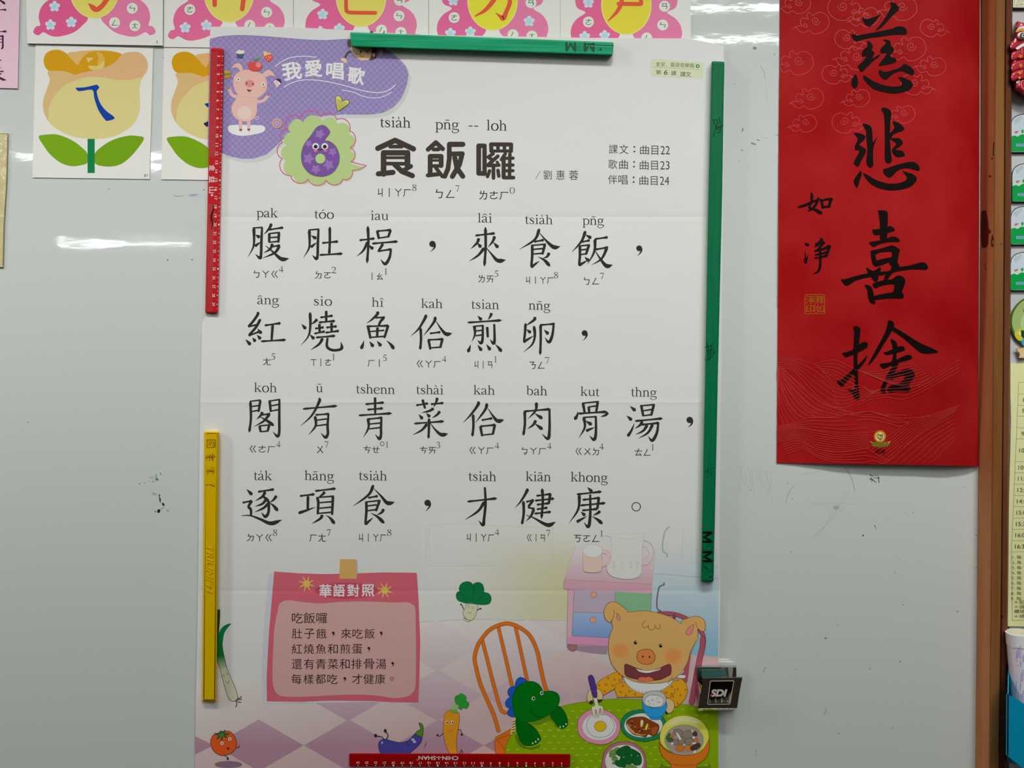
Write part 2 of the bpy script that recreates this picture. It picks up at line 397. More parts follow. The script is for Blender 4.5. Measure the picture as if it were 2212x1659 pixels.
def sheet(name, pts, h0, h1, m, parent=None, smooth=False, n=4):
    """a sheet of paper, card or plate with real thickness: outline in pixels, back and front heights"""
    pts = pairs(pts) if isinstance(pts, str) else pts
    if smooth: pts = cr_spline(pts, True, n)
    N = len(pts); f0 = h0 if callable(h0) else (lambda x, y: h0); f1 = h1 if callable(h1) else (lambda x, y: h1)
    vs = [P(x, y, f1(x, y)) for x, y in pts] + [P(x, y, f0(x, y)) for x, y in pts]
    tris = tessellate_polygon([[Vector((x, y, 0)) for x, y in pts]])
    fs = [tuple(t) for t in tris] + [tuple(N + i for i in reversed(t)) for t in tris]
    fs += [(i, (i + 1) % N, N + (i + 1) % N, N + i) for i in range(N)]
    return mesh_obj(name, vs, fs, [m], None, parent)
def inset(pts, d):
    N = len(pts); area = sum(pts[i][0] * pts[(i + 1) % N][1] - pts[(i + 1) % N][0] * pts[i][1] for i in range(N))
    sg = 1 if area > 0 else -1; out = []
    for i in range(N):
        a, b, c = pts[i - 1], pts[i], pts[(i + 1) % N]
        def nn(p, q):
            dx, dy = q[0] - p[0], q[1] - p[1]; l = math.hypot(dx, dy) or 1
            return (-dy / l * sg, dx / l * sg)
        n1, n2 = nn(a, b), nn(b, c); mx, my = n1[0] + n2[0], n1[1] + n2[1]; l2 = max(.3, mx * mx + my * my)
        out.append((b[0] + 2 * mx / l2 * d, b[1] + 2 * my / l2 * d))
    return out
def slab(name, pts, h0, h1, bev, m, parent=None, rings=3, smooth=False, flat_bev=False):
    """a bar or block with bevelled front edges"""
    pts = pairs(pts) if isinstance(pts, str) else pts
    if smooth: pts = cr_spline(pts, True, 4)
    N = len(pts); bh = min(bev * S, (h1 - h0) * .9); lay = [(pts, h0)]
    for i in range(rings + 1):
        t = i / rings; a = t * math.pi / 2
        lay.append((inset(pts, bev * (t if flat_bev else 1 - math.cos(a))), h1 - bh + bh * (t if flat_bev else math.sin(a))))
    vs = []; fs = []
    for q, h in lay: vs += [P(x, y, h) for x, y in q]
    for r in range(len(lay) - 1):
        for i in range(N):
            j = (i + 1) % N
            fs.append((r * N + i, r * N + j, (r + 1) * N + j, (r + 1) * N + i))
    top = (len(lay) - 1) * N
    q = lay[-1][0]
    for t in tessellate_polygon([[Vector((x, y, 0)) for x, y in q]]): fs.append(tuple(top + i for i in t))
    fs.append(tuple(range(N - 1, -1, -1)))
    return mesh_obj(name, vs, fs, [m], None, parent)
def rrect(q, r, n=4):
    """corner points of a four-sided shape with rounded corners"""
    out = []
    N = len(q)
    for i in range(N):
        a, b, c = q[i - 1], q[i], q[(i + 1) % N]
        def tow(p, t):
            dx, dy = t[0] - p[0], t[1] - p[1]; l = math.hypot(dx, dy) or 1
            return (p[0] + dx / l * min(r, l / 2), p[1] + dy / l * min(r, l / 2))
        s0, s1 = tow(b, a), tow(b, c)
        for k in range(n + 1):
            t = k / n
            out.append(((1 - t) ** 2 * s0[0] + 2 * t * (1 - t) * b[0] + t * t * s1[0], (1 - t) ** 2 * s0[1] + 2 * t * (1 - t) * b[1] + t * t * s1[1]))
    return out

# ------------------------------------------------------------------ the wall, the whiteboard and its wooden frame
def box_px(name, x0, y0, x1, y1, h0, h1, m, parent=None):
    return sheet(name, [(x0, y0), (x1, y0), (x1, y1), (x0, y1)], h0, h1, m, parent)
plaster = mat_noise('wall_plaster', (.62, .62, .58, 1), (.68, .68, .64, 1), (30, 30, 30), .8, .2)
wall = box_px('wall_back', -1800, -1500, 4000, 3300, -.10, -.022, plaster); wall['kind'] = 'structure'

def mat_board():
    m, nt, b = new_mat('whiteboard_enamel')
    b.inputs['Base Color'].default_value = (.665, .70, .68, 1); b.inputs['Roughness'].default_value = .04; b.inputs['Specular IOR Level'].default_value = .5
    g = nt.nodes.new('ShaderNodeNewGeometry'); mp = nt.nodes.new('ShaderNodeMapping'); mp.inputs['Scale'].default_value = (26, 26, 60)
    nz = nt.nodes.new('ShaderNodeTexNoise'); nz.inputs['Scale'].default_value = 1; nz.inputs['Detail'].default_value = 3
    link(nt, g.outputs['Position'], mp.inputs[0]); link(nt, mp.outputs[0], nz.inputs['Vector'])
    bp = nt.nodes.new('ShaderNodeBump'); bp.inputs['Strength'].default_value = .35; bp.inputs['Distance'].default_value = .0002
    link(nt, nz.outputs['Fac'], bp.inputs['Height']); link(nt, bp.outputs[0], b.inputs['Normal'])
    return m
BOARD = mat_board()
wood_side = mat_noise('wood_lit_side', (.42, .145, .05, 1), (.54, .22, .085, 1), (60, 60, 5), .5, .12, 5, .2)
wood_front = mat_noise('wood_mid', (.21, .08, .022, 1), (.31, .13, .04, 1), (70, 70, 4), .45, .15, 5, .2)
wood_dark = mat_noise('wood_dark', (.12, .036, .014, 1), (.20, .07, .028, 1), (90, 90, 4), .45, .15, 5, .2)

wb = empty('whiteboard', 850, 2300, 'large glossy white magnetic whiteboard with a brown wooden edge, carrying the lesson poster', 'whiteboard')
box_px('writing_surface', -900, -700, 2118, 2300, -.02, 0, BOARD, wb)
def xb(y, a, b): return a + (b - a) * y / H   # an edge running down the picture
def loft(name, prof, m, parent, y0=-700, y1=2300, n=24):
    vs = []; fs = []; k = len(prof)
    for i in range(n + 1):
        y = y0 + (y1 - y0) * i / n
        for (a, b, h) in prof: vs.append(P(xb(y, a, b) + 1.2 * math.sin(max(0, min(1, y / H)) * math.pi), y, h))
    for i in range(n):
        for j in range(k):
            j2 = (j + 1) % k
            fs.append((i * k + j, i * k + j2, (i + 1) * k + j2, (i + 1) * k + j))
    fs.append(tuple(range(k))); fs.append(tuple(n * k + j for j in reversed(range(k))))
    return mesh_obj(name, vs, fs, [m], None, parent)
HF = .020
def same_x(px, h, h2): return W / 2 + (px - W / 2) * (D - h) / (D - h2)   # the pixel column of the same place at another height
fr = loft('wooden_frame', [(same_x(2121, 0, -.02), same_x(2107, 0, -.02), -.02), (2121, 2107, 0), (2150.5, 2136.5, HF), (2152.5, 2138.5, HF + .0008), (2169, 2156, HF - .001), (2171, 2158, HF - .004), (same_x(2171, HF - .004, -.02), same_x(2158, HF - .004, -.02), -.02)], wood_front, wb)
# the side that faces the board is coloured paler, as lit from the left
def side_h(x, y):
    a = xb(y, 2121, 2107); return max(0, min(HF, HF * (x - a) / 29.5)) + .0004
i = Ink(side_h, base=0)
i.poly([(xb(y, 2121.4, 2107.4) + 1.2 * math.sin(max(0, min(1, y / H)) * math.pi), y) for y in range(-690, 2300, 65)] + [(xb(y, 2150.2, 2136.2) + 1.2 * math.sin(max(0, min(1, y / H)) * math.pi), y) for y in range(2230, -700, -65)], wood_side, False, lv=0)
i.build('lit_side', fr, 'paler side of the wooden frame, light from the left put into its colour')
i = Ink(side_h, kind='matte', tf=(2080, 400, 4.144)); i.lv = 8
i.poly('168 235 205 228 214 260 222 300 228 345 232 390 250 410 246 430 232 440 228 500 222 540 198 560 170 556 164 520 160 400 162 300', '55200f')
i.poly('262 440 272 470 280 510 270 548 254 545 252 500', '5a2412')
i.line('196 712 202 745 212 760', 4, '2b0c06')
i.poly('182 300 200 320 205 345 185 330', '6a3a26'); i.poly('176 335 190 345 180 372 170 360', '7a4a34')
i.tf(2080, 0, 4.147)
i.line('278 1275 274 1330 272 1395', 7, '2a0d08'); i.poly(ell(262, 1420, 7), '3a160c'); i.poly(ell(240, 528, 14, 4), '6b2c14'); i.poly(ell(284, 800, 12, 8), '5a2210'); i.poly(ell(243, 1580, 12, 9), '5a2a18')
i.tf(2080, 1140, 3.197)
for x, y, r in ((146, 882, 6), (153, 1275, 6), (133, 1444, 6)): i.poly(ell(x, y, r, r * 2), '2a120a')
i.build('paint_scar', fr, 'dark scraped scars and knots on the frame side')
i = Ink(HF, kind='matte', tf=(2080, 0, 4.147)); i.lv = 60
i.poly(ell(312, 118, 11, 18), '2a0f08'); i.tf(2080, 760, 4.147); i.line('297 885 294 945', 9, '2a0d06'); i.tf(2080, 400, 4.147)
i.poly(ell(345, 530, 5), '2a0d06'); i.tf(2080, 1140, 3.197); i.poly(ell(270, 615, 5, 12), '1c0a05')
i.build('knot', fr, 'small dark knots on the frame front')

# pen specks, scratches and wiped smears on the enamel
i = Ink(0.0, 400, kind='matte', tf=(1560, 1000, 3.318))
G1, G2 = '9fa5a0', '8b918d'
i.line('880 32 915 85 940 150 950 205', 3, '6b716e'); i.line('512 165 475 215 455 290', 3, '7c827f'); i.line('575 82 640 70 692 62', 2, G1)
i.kai('p 1058 82 1075 95 1095 88; S 1055 118 1080 118; p 1078 120 1068 140; S 1062 105 1105 142; h 1085 108 1130 108; S 1118 95 1125 145', 8, '5c625f')
i.poly(ell(1010, 520, 6), '2c2c2c'); i.line('1092 448 1098 462', 5, '555'*2); i.poly(ell(1102, 470, 3), '444444')
for x, y, r in ((467, 148, 4), (204, 196, 4), (1308, 358, 3), (1365, 356, 4), (494, 637, 5), (1265, 690, 4), (1240, 786, 4), (1298, 1015, 5), (1685, 1065, 6), (742, 1257, 8), (1277, 1424, 6), (1060, 1474, 5), (524, 1478, 4), (1820, 518, 5), (1822, 750, 4), (830, 1163, 4), (503, 255, 4), (1737, 175, 4)):
    i.poly(ell(x, y, r, r * .7, 10), '6a706c')
i.line('315 1465 300 1482 294 1500', 4, '707672')
for k in range(16):
    x = 115 + k * 15 + random.uniform(-6, 6); y = random.uniform(10, 60)
    i.line([(x, y), (x + random.uniform(-10, 25), y + 90), (x + random.uniform(0, 40), y + random.uniform(150, 240))], 1.1, G1)
for k in range(5): i.line([(930 - k * 14, 150 + k * 40), (800 + k * 6, 330 + k * 12), (700 - k * 20, 520 + k * 8)], 1.3, 'a9afaa')
i.line('590 310 800 285 980 300', 1.2, 'a2a8a3'); i.line('600 275 780 320 930 370', 1.2, 'a2a8a3')
i.poly('795 315 822 305 840 320 815 338', 'a5aba6')
i.tf(1280, 100, 5.183)
i.line('1878 222 1920 290 1930 370', 4, '8f9592'); i.line('1930 370 1950 520 1975 740', 1.6, 'a9afac')
for x, y, a, b in ((1680, 935, 8, 26), (1815, 20, 22, 16), (1855, 1050, 20, 7), (1800, 1090, 34, 9), (1672, 1165, 12, 7), (2068, 993, 22, 4), (1590, 422, 6, 6), (1645, 1288, 6, 6), (1818, 1158, 5, 5), (2037, 90, 5, 12), (1947, 1026, 4, 6)):
    i.poly(ell(x, y, a, b, 12, .3), '868c89')
i.tf(1220, 1380, 5.267); i.line('2175 1255 2170 1340', 3, '686e6b'); i.poly(ell(2150, 1325, 3), '686e6b')
i.tf(1700, 1450, 1); i.line('85 80 80 95', 1, '6a706c'); i.poly(ell(112, 134, 1.3), '6a706c'); i.line('230 120 226 126', 1, '6a706c')
i.tf(0, 0, 1); i.poly(ell(1893, 1027, 2, 1), '555b58')
i.build('pen_mark', wb, 'faint grey scratches and pen specks')
i = Ink(0.0, 1050, kind='matte', tf=(290, 980, 11.847))
i.poly('530 520 560 530 585 590 620 670 600 690 570 660 530 680 540 600', '6f9a88'); i.poly('545 640 600 640 625 685 560 680', '4c6a60')
i.poly('655 480 680 500 700 548 670 530', '5d5f5d'); i.poly('100 775 170 755 130 785', '5c615e'); i.poly(ell(262, 748, 14), '5c615e'); i.poly(ell(385, 708, 16, 10), '7c7f7b'); i.poly(ell(482, 712, 26, 14), '6a6a66'); i.poly(ell(550, 705, 7, 20), '5c615e')
i.poly('380 590 490 580 490 650 400 640', '9aa29d'); i.poly('440 1010 520 995 600 1060 560 1060 490 1060', '8d9792')
i.poly('630 1040 660 1060 650 1110 680 1165 672 1255 660 1250 640 1170', '20251f'); i.poly('735 1255 780 1310 745 1340 705 1285', '0c3a2c')
i.poly('790 1350 720 1420 660 1440 700 1390', '8f9692'); i.poly('605 1430 660 1430 655 1500 605 1515 588 1470', '191d1a'); i.poly('540 1450 565 1480 545 1510 520 1485', '4d7868'); i.poly(ell(860, 1455, 40, 32), '8f9591')
i.build('marker_smear', wb, 'half wiped green and black marker smears')
i = Ink(0.0, 430, kind='matte', tf=(0, 0, 1))
i.brush([(374, 421, .6), (382, 424, 1.2), (392, 423, .8), (398, 424, .5)], '5b77a5'); i.brush([(407, 421, .5), (418, 421, 1.5), (430, 420, .5)], '3c63ad'); i.line('408 424 424 424', .8, '5b77a5')
for x, y, r in ((362, 562, 1.6), (415, 561, 1.6), (235, 408, 1.2), (357, 120, 1), (353, 125, 1), (60, 912, 1.2), (57, 7, 1), (440, 410, 1.2)): i.poly(ell(x, y, r), '4a5f86')
i.build('marker_trace', wb, 'thin blue marker traces')

# the second board on the far side of the frame
bb = empty('bulletin_board', 2700, 2300, 'pale grey bulletin board with brown wooden edge, carrying the yellow timetable', 'board')
box_px('panel', 2180, -700, 3400, 2300, -.02, 0, mat_noise('panel_grey', (.56, .57, .58, 1), (.60, .61, .62, 1), (12, 12, 12), .35, .4), bb)
loft('wooden_edge', [(same_x(2172, .012, -.02), same_x(2159, .012, -.02), -.02), (2172, 2159, .012), (2174, 2161, .013), (2184, 2171, .012), (2187, 2174, .008), (same_x(2187, .008, -.02), same_x(2174, .008, -.02), -.02)], wood_dark, bb)

# ------------------------------------------------------------------ picture cards
CARD = mat('dad6d1', 'card', 50)
def butterfly(dx, dy, outline, label, spec, letter, num=None):
    c = empty('butterfly_card', 204 + dx, 38 + dy, label, 'card', 'letter cards with butterflies')
    sheet('card_sheet', outline, .0004, .0016 if num is None else .0026, CARD, c)
    hh = .0016 if num is None else .0026
    i = Ink(hh, 40, kind='card', tf=(204 + dx, 38 + dy, 1)); pk = spec.get('pink', 'd8598c')
    wing = [(-13.6, -4), (-26.8, 17.7), (-47, 33), (-77.4, 41), (-95, 39), (-110, 31.6), (-120, 38), (-129, 35.4), (-132, 29), (-125.5, 19), (-117, 16.4), (-120.5, 0), (-117, -18), (-106, -33), (-88, -46), (-105, -55), (-110, -68), (-108, -90), (-60, -100), (-30, -60)]
    for sgn, col in ((-1, spec.get('l', pk)), (1, spec.get('r', 'ea86a8'))):
        i.poly([(-sgn * x, y) for x, y in wing], col, True, lv=2, n=4)
    i.build('butterfly_wings', c)
    i = Ink(hh, 40, kind='card', tf=(204 + dx, 38 + dy, 1), base=8)
    i.poly(ell(0, -62, 54.5, 64, 40), 'efdf80', False); i.poly(ell(0, -62, 52, 62, 40), spec.get('y', 'dccb66'), False)
    i.build('butterfly_body', c)
    for x, y in spec['fl']:
        i = Ink(hh, 40, kind='card', tf=(204 + dx, 38 + dy, 1), base=12)
        for k in range(5): i.poly(ell(x + 7.6 * math.sin(k * 1.2566), y - 7.6 * math.cos(k * 1.2566), 4.6, 4.6, 12), 'c3d0e2', False, lv=13)
        i.poly(ell(x, y, 5.6, n=12), 'a9c9dc', False, lv=14)
        i.build('flower_print', c)
    for x, y, t in spec['ci']:
        i = Ink(hh, 40, kind='card', tf=(204 + dx, 38 + dy, 1), base=12)
        i.poly(ell(x, y, 11.8), 'd3dac9', False, lv=13)
        if t: i.text(t, (x - 6.5, y - 6.5, x + 6.5, y + 6.5), '2f4a63', 0)
        i.build('letter_spot', c)
    i = Ink(hh, 40, kind='card', base=16, tf=letter[:3])
    for pts, w in letter[3]:
        i.brush(pts, 'd9573f') if w == 0 else i.line(pts, w, 'd9573f')
    i.build('large_letter', c)
    if num:
        i = Ink(hh, 90, kind='card', base=12); i.line([(339.6, 88), (339.6, 94)], .9, '222222'); i.line([(339.6, 88), (338.2, 89.4)], .8, '222222'); i.build('card_number', c)
    return c
butterfly(0, 0, [(50, -190), (352, -190), (352, 98.5), (59, 93.8)], 'butterfly card at the corner beside the pink sheet, directly above the yellow tulip card', dict(fl=[(-86, -24), (-95, 15.7), (-50, 10)], ci=[(81.6, -20, 'ㄣ'), (43.6, 11, 'ㄥ'), (87.5, 17.7, 'ㄤ')], l='d35a89', r='e6799f'),
          (0, 0, 3.95, [([(755, 28, 6), (790, 62, 42), (825, 82, 42), (870, 50, 40), (915, -10, 40)], 0)]), '1')
butterfly(290.6, 8.6, [(356.5, -190), (633.5, -190), (633.5, 105), (353.5, 101.5)], 'butterfly card with two vertical red strokes, above the half hidden second tulip card', dict(fl=[(-94.5, 13), (-49, 8)], ci=[(-84.6, -26, 'ㄜ'), (81.4, -20, 'ㄣ'), (45, 8, 'ㄥ'), (88, 15, 'ㄤ')], l='dc6a94', r='e6799f'),
          (340, 0, 3.687, [([(456, -60), (456, 38)], 36), ([(694, -60), (675, 72)], 36)]))
butterfly(576, 18, [(634.5, -190), (925.5, -190), (925.5, 118), (634.5, 112)], 'butterfly card with a red corner stroke, behind the left end of the green magnet strip', dict(fl=[(-83, -25), (-47, 6), (-88, 12)], ci=[(82, -21.5, 'ㄣ'), (44, 9, 'ㄥ'), (83, -55, 'ㄢ'), (86, 14, 'ㄤ')], l='de6593', r='e6799f'),
          (340, 0, 3.687, [([(1503, -60), (1503, 60), (1512, 92), (1560, 100), (1735, 102)], 30)]))
butterfly(860, 26, [(926.5, -190), (1210, -190), (1210, 126), (926.5, 122)], 'butterfly card with a hooked red letter, above the middle of the green strip', dict(fl=[(-85, -63), (79, -18), (-91, 8), (-48, 5)], ci=[(-83, -26, 'ㄜ'), (83, -58, 'ㄢ'), (44, 11, 'ㄥ'), (85, 14, 'ㄤ')], y='e4d23c', l='de6594', r='e6799f'),
          (900, 0, 3.687, [([(640, -40, 40), (600, 20, 36), (540, 85, 28), (465, 128, 8)], 0), ([(735, -60, 34), (742, 20, 34), (715, 90, 34), (690, 145, 40), (665, 130, 24), (632, 105, 6)], 0)]))
butterfly(1149, 35, [(1210.5, -190), (1492, -190), (1492, 135), (1210.5, 130)], 'last butterfly card of the row, next to the bare board, above the lesson code tag', dict(fl=[(-82, -67), (-90, 6), (-47, 4)], ci=[(-82, -25.5, 'ㄜ'), (78.6, -19, 'ㄣ'), (82.6, -59.4, 'ㄢ'), (44, 9, 'ㄥ')], y='dfcb40', l='dc6490', r='e6799f'),
          (900, 0, 3.687, [([(1608, 30), (1780, 32)], 32), ([(1785, -60), (1788, 30)], 32), ([(1640, -60, 30), (1628, 30, 34), (1590, 100, 26), (1525, 165, 8)], 0)]))

def tulip(dx, dy, outline, label, letter, num):
    c = empty('tulip_card', 195 + dx, 240 + dy, label, 'card', 'letter cards with tulips')
    sheet('card_sheet', outline, .0002, .0008, CARD, c)
    def I(b): return Ink(.0008, 220, kind='card', base=b, tf=(dx, dy, 3.95))
    i = I(2)
    i.poly('415 600 425 680 400 760 370 850 370 940 410 1030 500 1110 620 1165 790 1185 950 1170 1080 1110 1160 1030 1195 920 1190 800 1195 700 1215 620 1000 560 600 560', 'd3b37f')
    i.poly('420 1040 415 940 440 860 500 780 590 700 700 665 800 655 900 665 1000 682 1100 680 1195 655 1188 800 1195 920 1160 1030 1080 1110 950 1170 790 1185 620 1165 500 1110', 'd4c98a')
    i.poly('575 460 650 440 740 432 850 428 950 435 1040 465 1000 530 800 620 660 640 600 560', 'd9ad62')
    i.poly('372 520 390 460 440 430 500 425 560 450 600 490 660 555 700 500 760 450 830 438 950 440 1040 465 1000 520 940 560 860 590 740 620 650 640 600 625 530 605 430 605 390 580', 'cf9a10')
    i.poly('575 460 650 440 740 435 700 485 665 552 620 512', 'dab070'); i.poly('825 450 870 455 895 510 880 540 830 550 840 500', 'd6ab52')
    i.poly('737 490 800 495 750 535', 'd8c274', False); i.poly('755 560 830 562 885 520 890 560 870 585 785 597', 'd8c274')
    i.poly('640 640 800 600 900 575 980 530 1040 465 1100 445 1180 445 1240 490 1262 560 1240 630 1180 665 1080 682 960 672 820 655 700 665 560 715', 'd8ae80')
    i.build('tulip_flower', c)
    i = I(2)
    i.poly('330 1165 400 1148 500 1150 620 1200 700 1260 745 1312 745 1388 690 1410 610 1418 520 1390 430 1320 370 1240', '78a414')
    i.poly('1228 1185 1170 1160 1080 1160 960 1195 870 1250 808 1312 808 1388 860 1415 960 1420 1050 1390 1140 1310', '73a010')
    i.build('tulip_leaf', c)
    i = I(6); i.poly('747 1185 808 1185 808 1476 747 1476', '007f45', False); i.build('tulip_stem', c)
    i = I(14); letter(i); i.build('large_letter', c)
    if num:
        i = I(14); i.text(num, (1229, 1486, 1258, 1508), '1c1c1c'); i.build('card_number', c)
def let1(i): i.poly('645 750 655 748 720 745 800 728 825 723 846 745 830 768 826 790 850 870 900 940 978 1005 920 1030 895 1020 840 940 805 840 788 768 700 775 665 775', '0b419f', True)
def let2(i):
    i.brush([(655, 870, 6), (690, 880, 40), (760, 876, 30), (900, 850, 40)], '0b3f9e'); i.brush([(655, 1040, 20), (690, 1040, 50), (800, 1000, 30)], '14264e')
tulip(0, 0, [(77, 96), (331, 104.5), (323, 387), (70, 383.5)], 'yellow tulip card with a blue letter, bottom corner numbered thirty one, fully visible', let1, '31')
tulip(276.7, 4.2, [(354.5, 101), (620, 108), (612, 391), (348, 387.5)], 'second yellow tulip card, mostly hidden behind the lesson poster and the red ruler', let2, None)

# sheets cut by the edge of the picture
c = empty('pink_sheet', -30, 190, 'pink paper sheet with dark purple brush characters, beside the butterfly card', 'paper')
sheet('paper_sheet', [(-170, -200), (43, -200), (42.5, 0), (38.2, 191), (-170, 186)], .0002, .0012, mat('e6b9c8', 'paper', 100), c)
i = Ink(.0012, 100, base=2, kind='ink', tf=(0, 0, 7.54))
i.brush([(-40, -20, 30), (20, 18, 30), (60, 45, 40), (75, 62, 26)], '3d0f3a'); i.brush([(-30, 160, 12), (40, 158, 18), (90, 160, 34), (85, 165, 20)], '3d0f3a'); i.brush([(-20, 100, 16), (8, 90, 6)], '3d0f3a')
i.brush([(-60, 515, 16), (30, 515, 16), (85, 512, 36), (108, 524, 6)], '3d0f3a'); i.brush([(-20, 590, 22), (40, 588, 26)], '3d0f3a', cap=True); i.brush([(45, 585, 30), (46, 680, 26), (44, 770, 30), (25, 795, 20)], '3d0f3a')
i.line('-20 640 30 638', 12, '3d0f3a'); i.line('-20 690 30 688', 12, '3d0f3a'); i.brush([(-20, 970, 20), (15, 985, 16)], '3d0f3a'); i.brush([(-10, 1100, 12), (10, 1105, 12)], '3d0f3a')
i.brush([(-20, 1165, 20), (50, 1163, 22)], '3d0f3a'); i.brush([(-10, 1210, 24), (15, 1200, 20)], '3d0f3a'); i.brush([(-20, 1255, 24), (20, 1280, 36), (60, 1298, 34), (102, 1302, 6)], '3d0f3a')
i.build('brush_characters', c)
c = empty('laminated_sheet', -30, 570, 'beige laminated sheet with wrinkled glare at the picture edge, below the pink sheet', 'sheet')
m, nt, b = new_mat('laminate'); b.inputs['Base Color'].default_value = rgb('c9bd8f', 430); b.inputs['Roughness'].default_value = .12; b.inputs['Specular IOR Level'].default_value = .6
nz = nt.nodes.new('ShaderNodeTexNoise'); nz.inputs['Scale'].default_value = 60; nz.inputs['Detail'].default_value = 3; g = nt.nodes.new('ShaderNodeNewGeometry'); link(nt, g.outputs['Position'], nz.inputs['Vector'])
bp = nt.nodes.new('ShaderNodeBump'); bp.inputs['Strength'].default_value = .8; bp.inputs['Distance'].default_value = .002; link(nt, nz.outputs['Fac'], bp.inputs['Height']); link(nt, bp.outputs[0], b.inputs['Normal'])
sheet('laminate', [(-160, 283), (17, 287), (14.5, 390), (9, 480), (6.5, 577), (-160, 572)], .0002, .0016, m, c)
i = Ink(.0016, 430, base=2, kind='gloss'); i.line([(-150, 286), (16, 289), (14, 390), (8.4, 480), (6, 573)], 1.2, '857b55', False); i.build('sealed_border', c)

# ------------------------------------------------------------------ the lesson poster
PH = .0032
poster = empty('lesson_poster', 1000, 1700, 'big white lesson poster with black characters and cartoon pigs, on the whiteboard', 'poster')
PW = 'dcdcda'
paper_m = new_mat('poster_paper'); paper_m[2].inputs['Base Color'].default_value = (.80, .80, .79, 1)
paper_m[2].inputs['Roughness'].default_value = .48; paper_m[2].inputs['Specular IOR Level'].default_value = .22; fold_bump(paper_m[1], paper_m[2]); paper_m = paper_m[0]
EDGE = [(454, 57.5), (560, 58), (640, 59), (760, 65.5), (900, 75), (1120, 79), (1300, 82), (1480, 83), (1500, 86), (1563, 98), (1565, 200), (1562, 420), (1558, 800), (1554, 1150), (1556, 1290), (1553, 1420), (1552, 1800), (419, 1800), (422, 1620), (424, 1480), (428, 1272), (432, 900), (436, 730), (437, 697), (447, 680), (450, 390), (453, 130)]
sheet('paper', EDGE, PH - .0006, PH, paper_m, poster)
def I(y, b=1, o=(0, 0, 1), kind='paper'): return Ink(PH, y, base=b, kind=kind, fold=True, tf=o)
BK = '35312b'
Z1 = (440, 40, 4.148)

# purple banner
bn = '55 185 160 160 330 150 520 158 700 172 900 188 1100 195 1300 185 1450 205 1600 255 1730 345 1810 430 1832 500 1815 600 1770 710 1700 790 1610 840 1500 857 1280 858 1000 880 800 1000 640 1150 560 1220 450 1255 350 1258 250 1240 160 1205 35 1150 45 700'
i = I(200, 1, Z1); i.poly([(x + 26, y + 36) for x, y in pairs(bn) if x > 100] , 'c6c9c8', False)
i.poly(bn, mat_checker('banner_checks', '8f7fb3', '9b8dbd', .0036, 200), False)
i.line('55 185 160 160 330 150 520 158 700 172 900 188 1100 195 1300 185 1450 205 1600 255 1730 345 1810 430 1832 500 1815 600 1770 710 1700 790 1610 840 1500 857 1280 858', 3, '6d5f94')
i.build('purple_banner', poster)
i = I(180, 5, Z1)
for t, cs in (('我', ((697, 400), (868, 390), (880, 535), (718, 558))), ('愛', ((908, 375), (1052, 372), (1060, 520), (910, 518))), ('唱', ((1105, 397), (1255, 402), (1250, 548), (1098, 528))), ('歌', ((1303, 430), (1452, 452), (1428, 597), (1290, 572)))):
    i.text(t, None, 'efecf3', .028, corners=cs)
i.build('banner_title', poster)
i = I(180, 5, Z1)
i.line('640 430 700 385 780 350 900 338 1008 347', 7, 'e8e2ef'); i.line('722 615 790 575 900 550 1010 552 1120 568 1260 600 1400 640 1520 662 1600 660 1670 635 1718 595', 7, 'e8e2ef'); i.line('1240 640 1340 660 1440 700 1540 712 1620 695 1678 660', 6, 'e8e2ef')
i.build('banner_flourish', poster)
# pig on the banner
i = I(200, 5, Z1); PK = 'e0b6ab'
i.poly('217 985 230 960 300 953 460 955 530 960 552 985 535 1015 470 1035 350 1052 270 1038 228 1015', 'eceaea')
i.line('330 880 330 1000', 30, PK); i.line('402 880 404 1000', 28, PK); i.poly(ell(332, 997, 12, 9), '7a4c48'); i.poly(ell(404, 995, 12, 9), '7a4c48')
i.line('300 705 250 680 228 625', 30, PK); i.line('465 745 530 738 580 690', 28, PK); i.poly(ell(226, 622, 10, 9), 'a45d6c'); i.poly(ell(580, 684, 10, 9), 'a45d6c')
i.out('305 680 465 685 478 780 470 860 430 910 360 922 290 895 250 830 258 770 292 715', PK, 'b98e88', 2); i.poly(ell(366, 845, 64, 58), 'e8c7bd')
i.line('478 880 462 890 480 905 495 890 475 878', 4, 'e9cfd0')
i.out('250 442 285 405 325 405 350 450 338 485 310 445 280 438', PK, 'b98e88', 2); i.out('520 508 560 465 600 465 640 515 590 510 560 525', PK, 'b98e88', 2)
i.out('330 472 400 458 470 475 540 510 568 580 555 650 505 700 465 712 330 692 290 655 265 590 275 515', PK, 'c79d95', 2)
i.poly(ell(412, 583, 42, 33), 'd98b8a'); i.poly(ell(384, 580, 7, 11), '8c3f45'); i.poly(ell(440, 588, 7, 11), '8c3f45')
for x, y in ((308, 546), (531, 590)): i.poly(ell(x, y, 17, 15), 'efe6e2'); i.poly(ell(x + 2, y, 6, 7), '3a2626')
i.poly(ell(298, 575, 12, 9), 'dd9d98'); i.poly(ell(540, 617, 12, 9), 'dd9d98'); i.poly('388 632 412 640 430 640 415 655 398 652', '7a2a30')
i.build('banner_pig', poster)
i = I(160, 30, Z1)
i.poly('392 420 415 388 455 392 500 385 525 415 515 455 470 472 420 465', 'd1504a'); i.poly(ell(490, 415, 24), 'e98a84'); i.line('456 390 445 360', 4, '4a5136'); i.poly('455 375 475 352 502 355 490 372', '5a9a52')
i.build('apple_drawing', poster)
i = I(160, 30, Z1)
i.poly('292 305 360 310 350 358 300 352', '4a5580', False); i.poly('290 308 300 290 330 280 360 290 362 312 325 318', 'd9d6c8'); i.poly(ell(337, 278, 8), 'c65a62')
i.build('cupcake_drawing', poster)
i = I(160, 30, Z1)
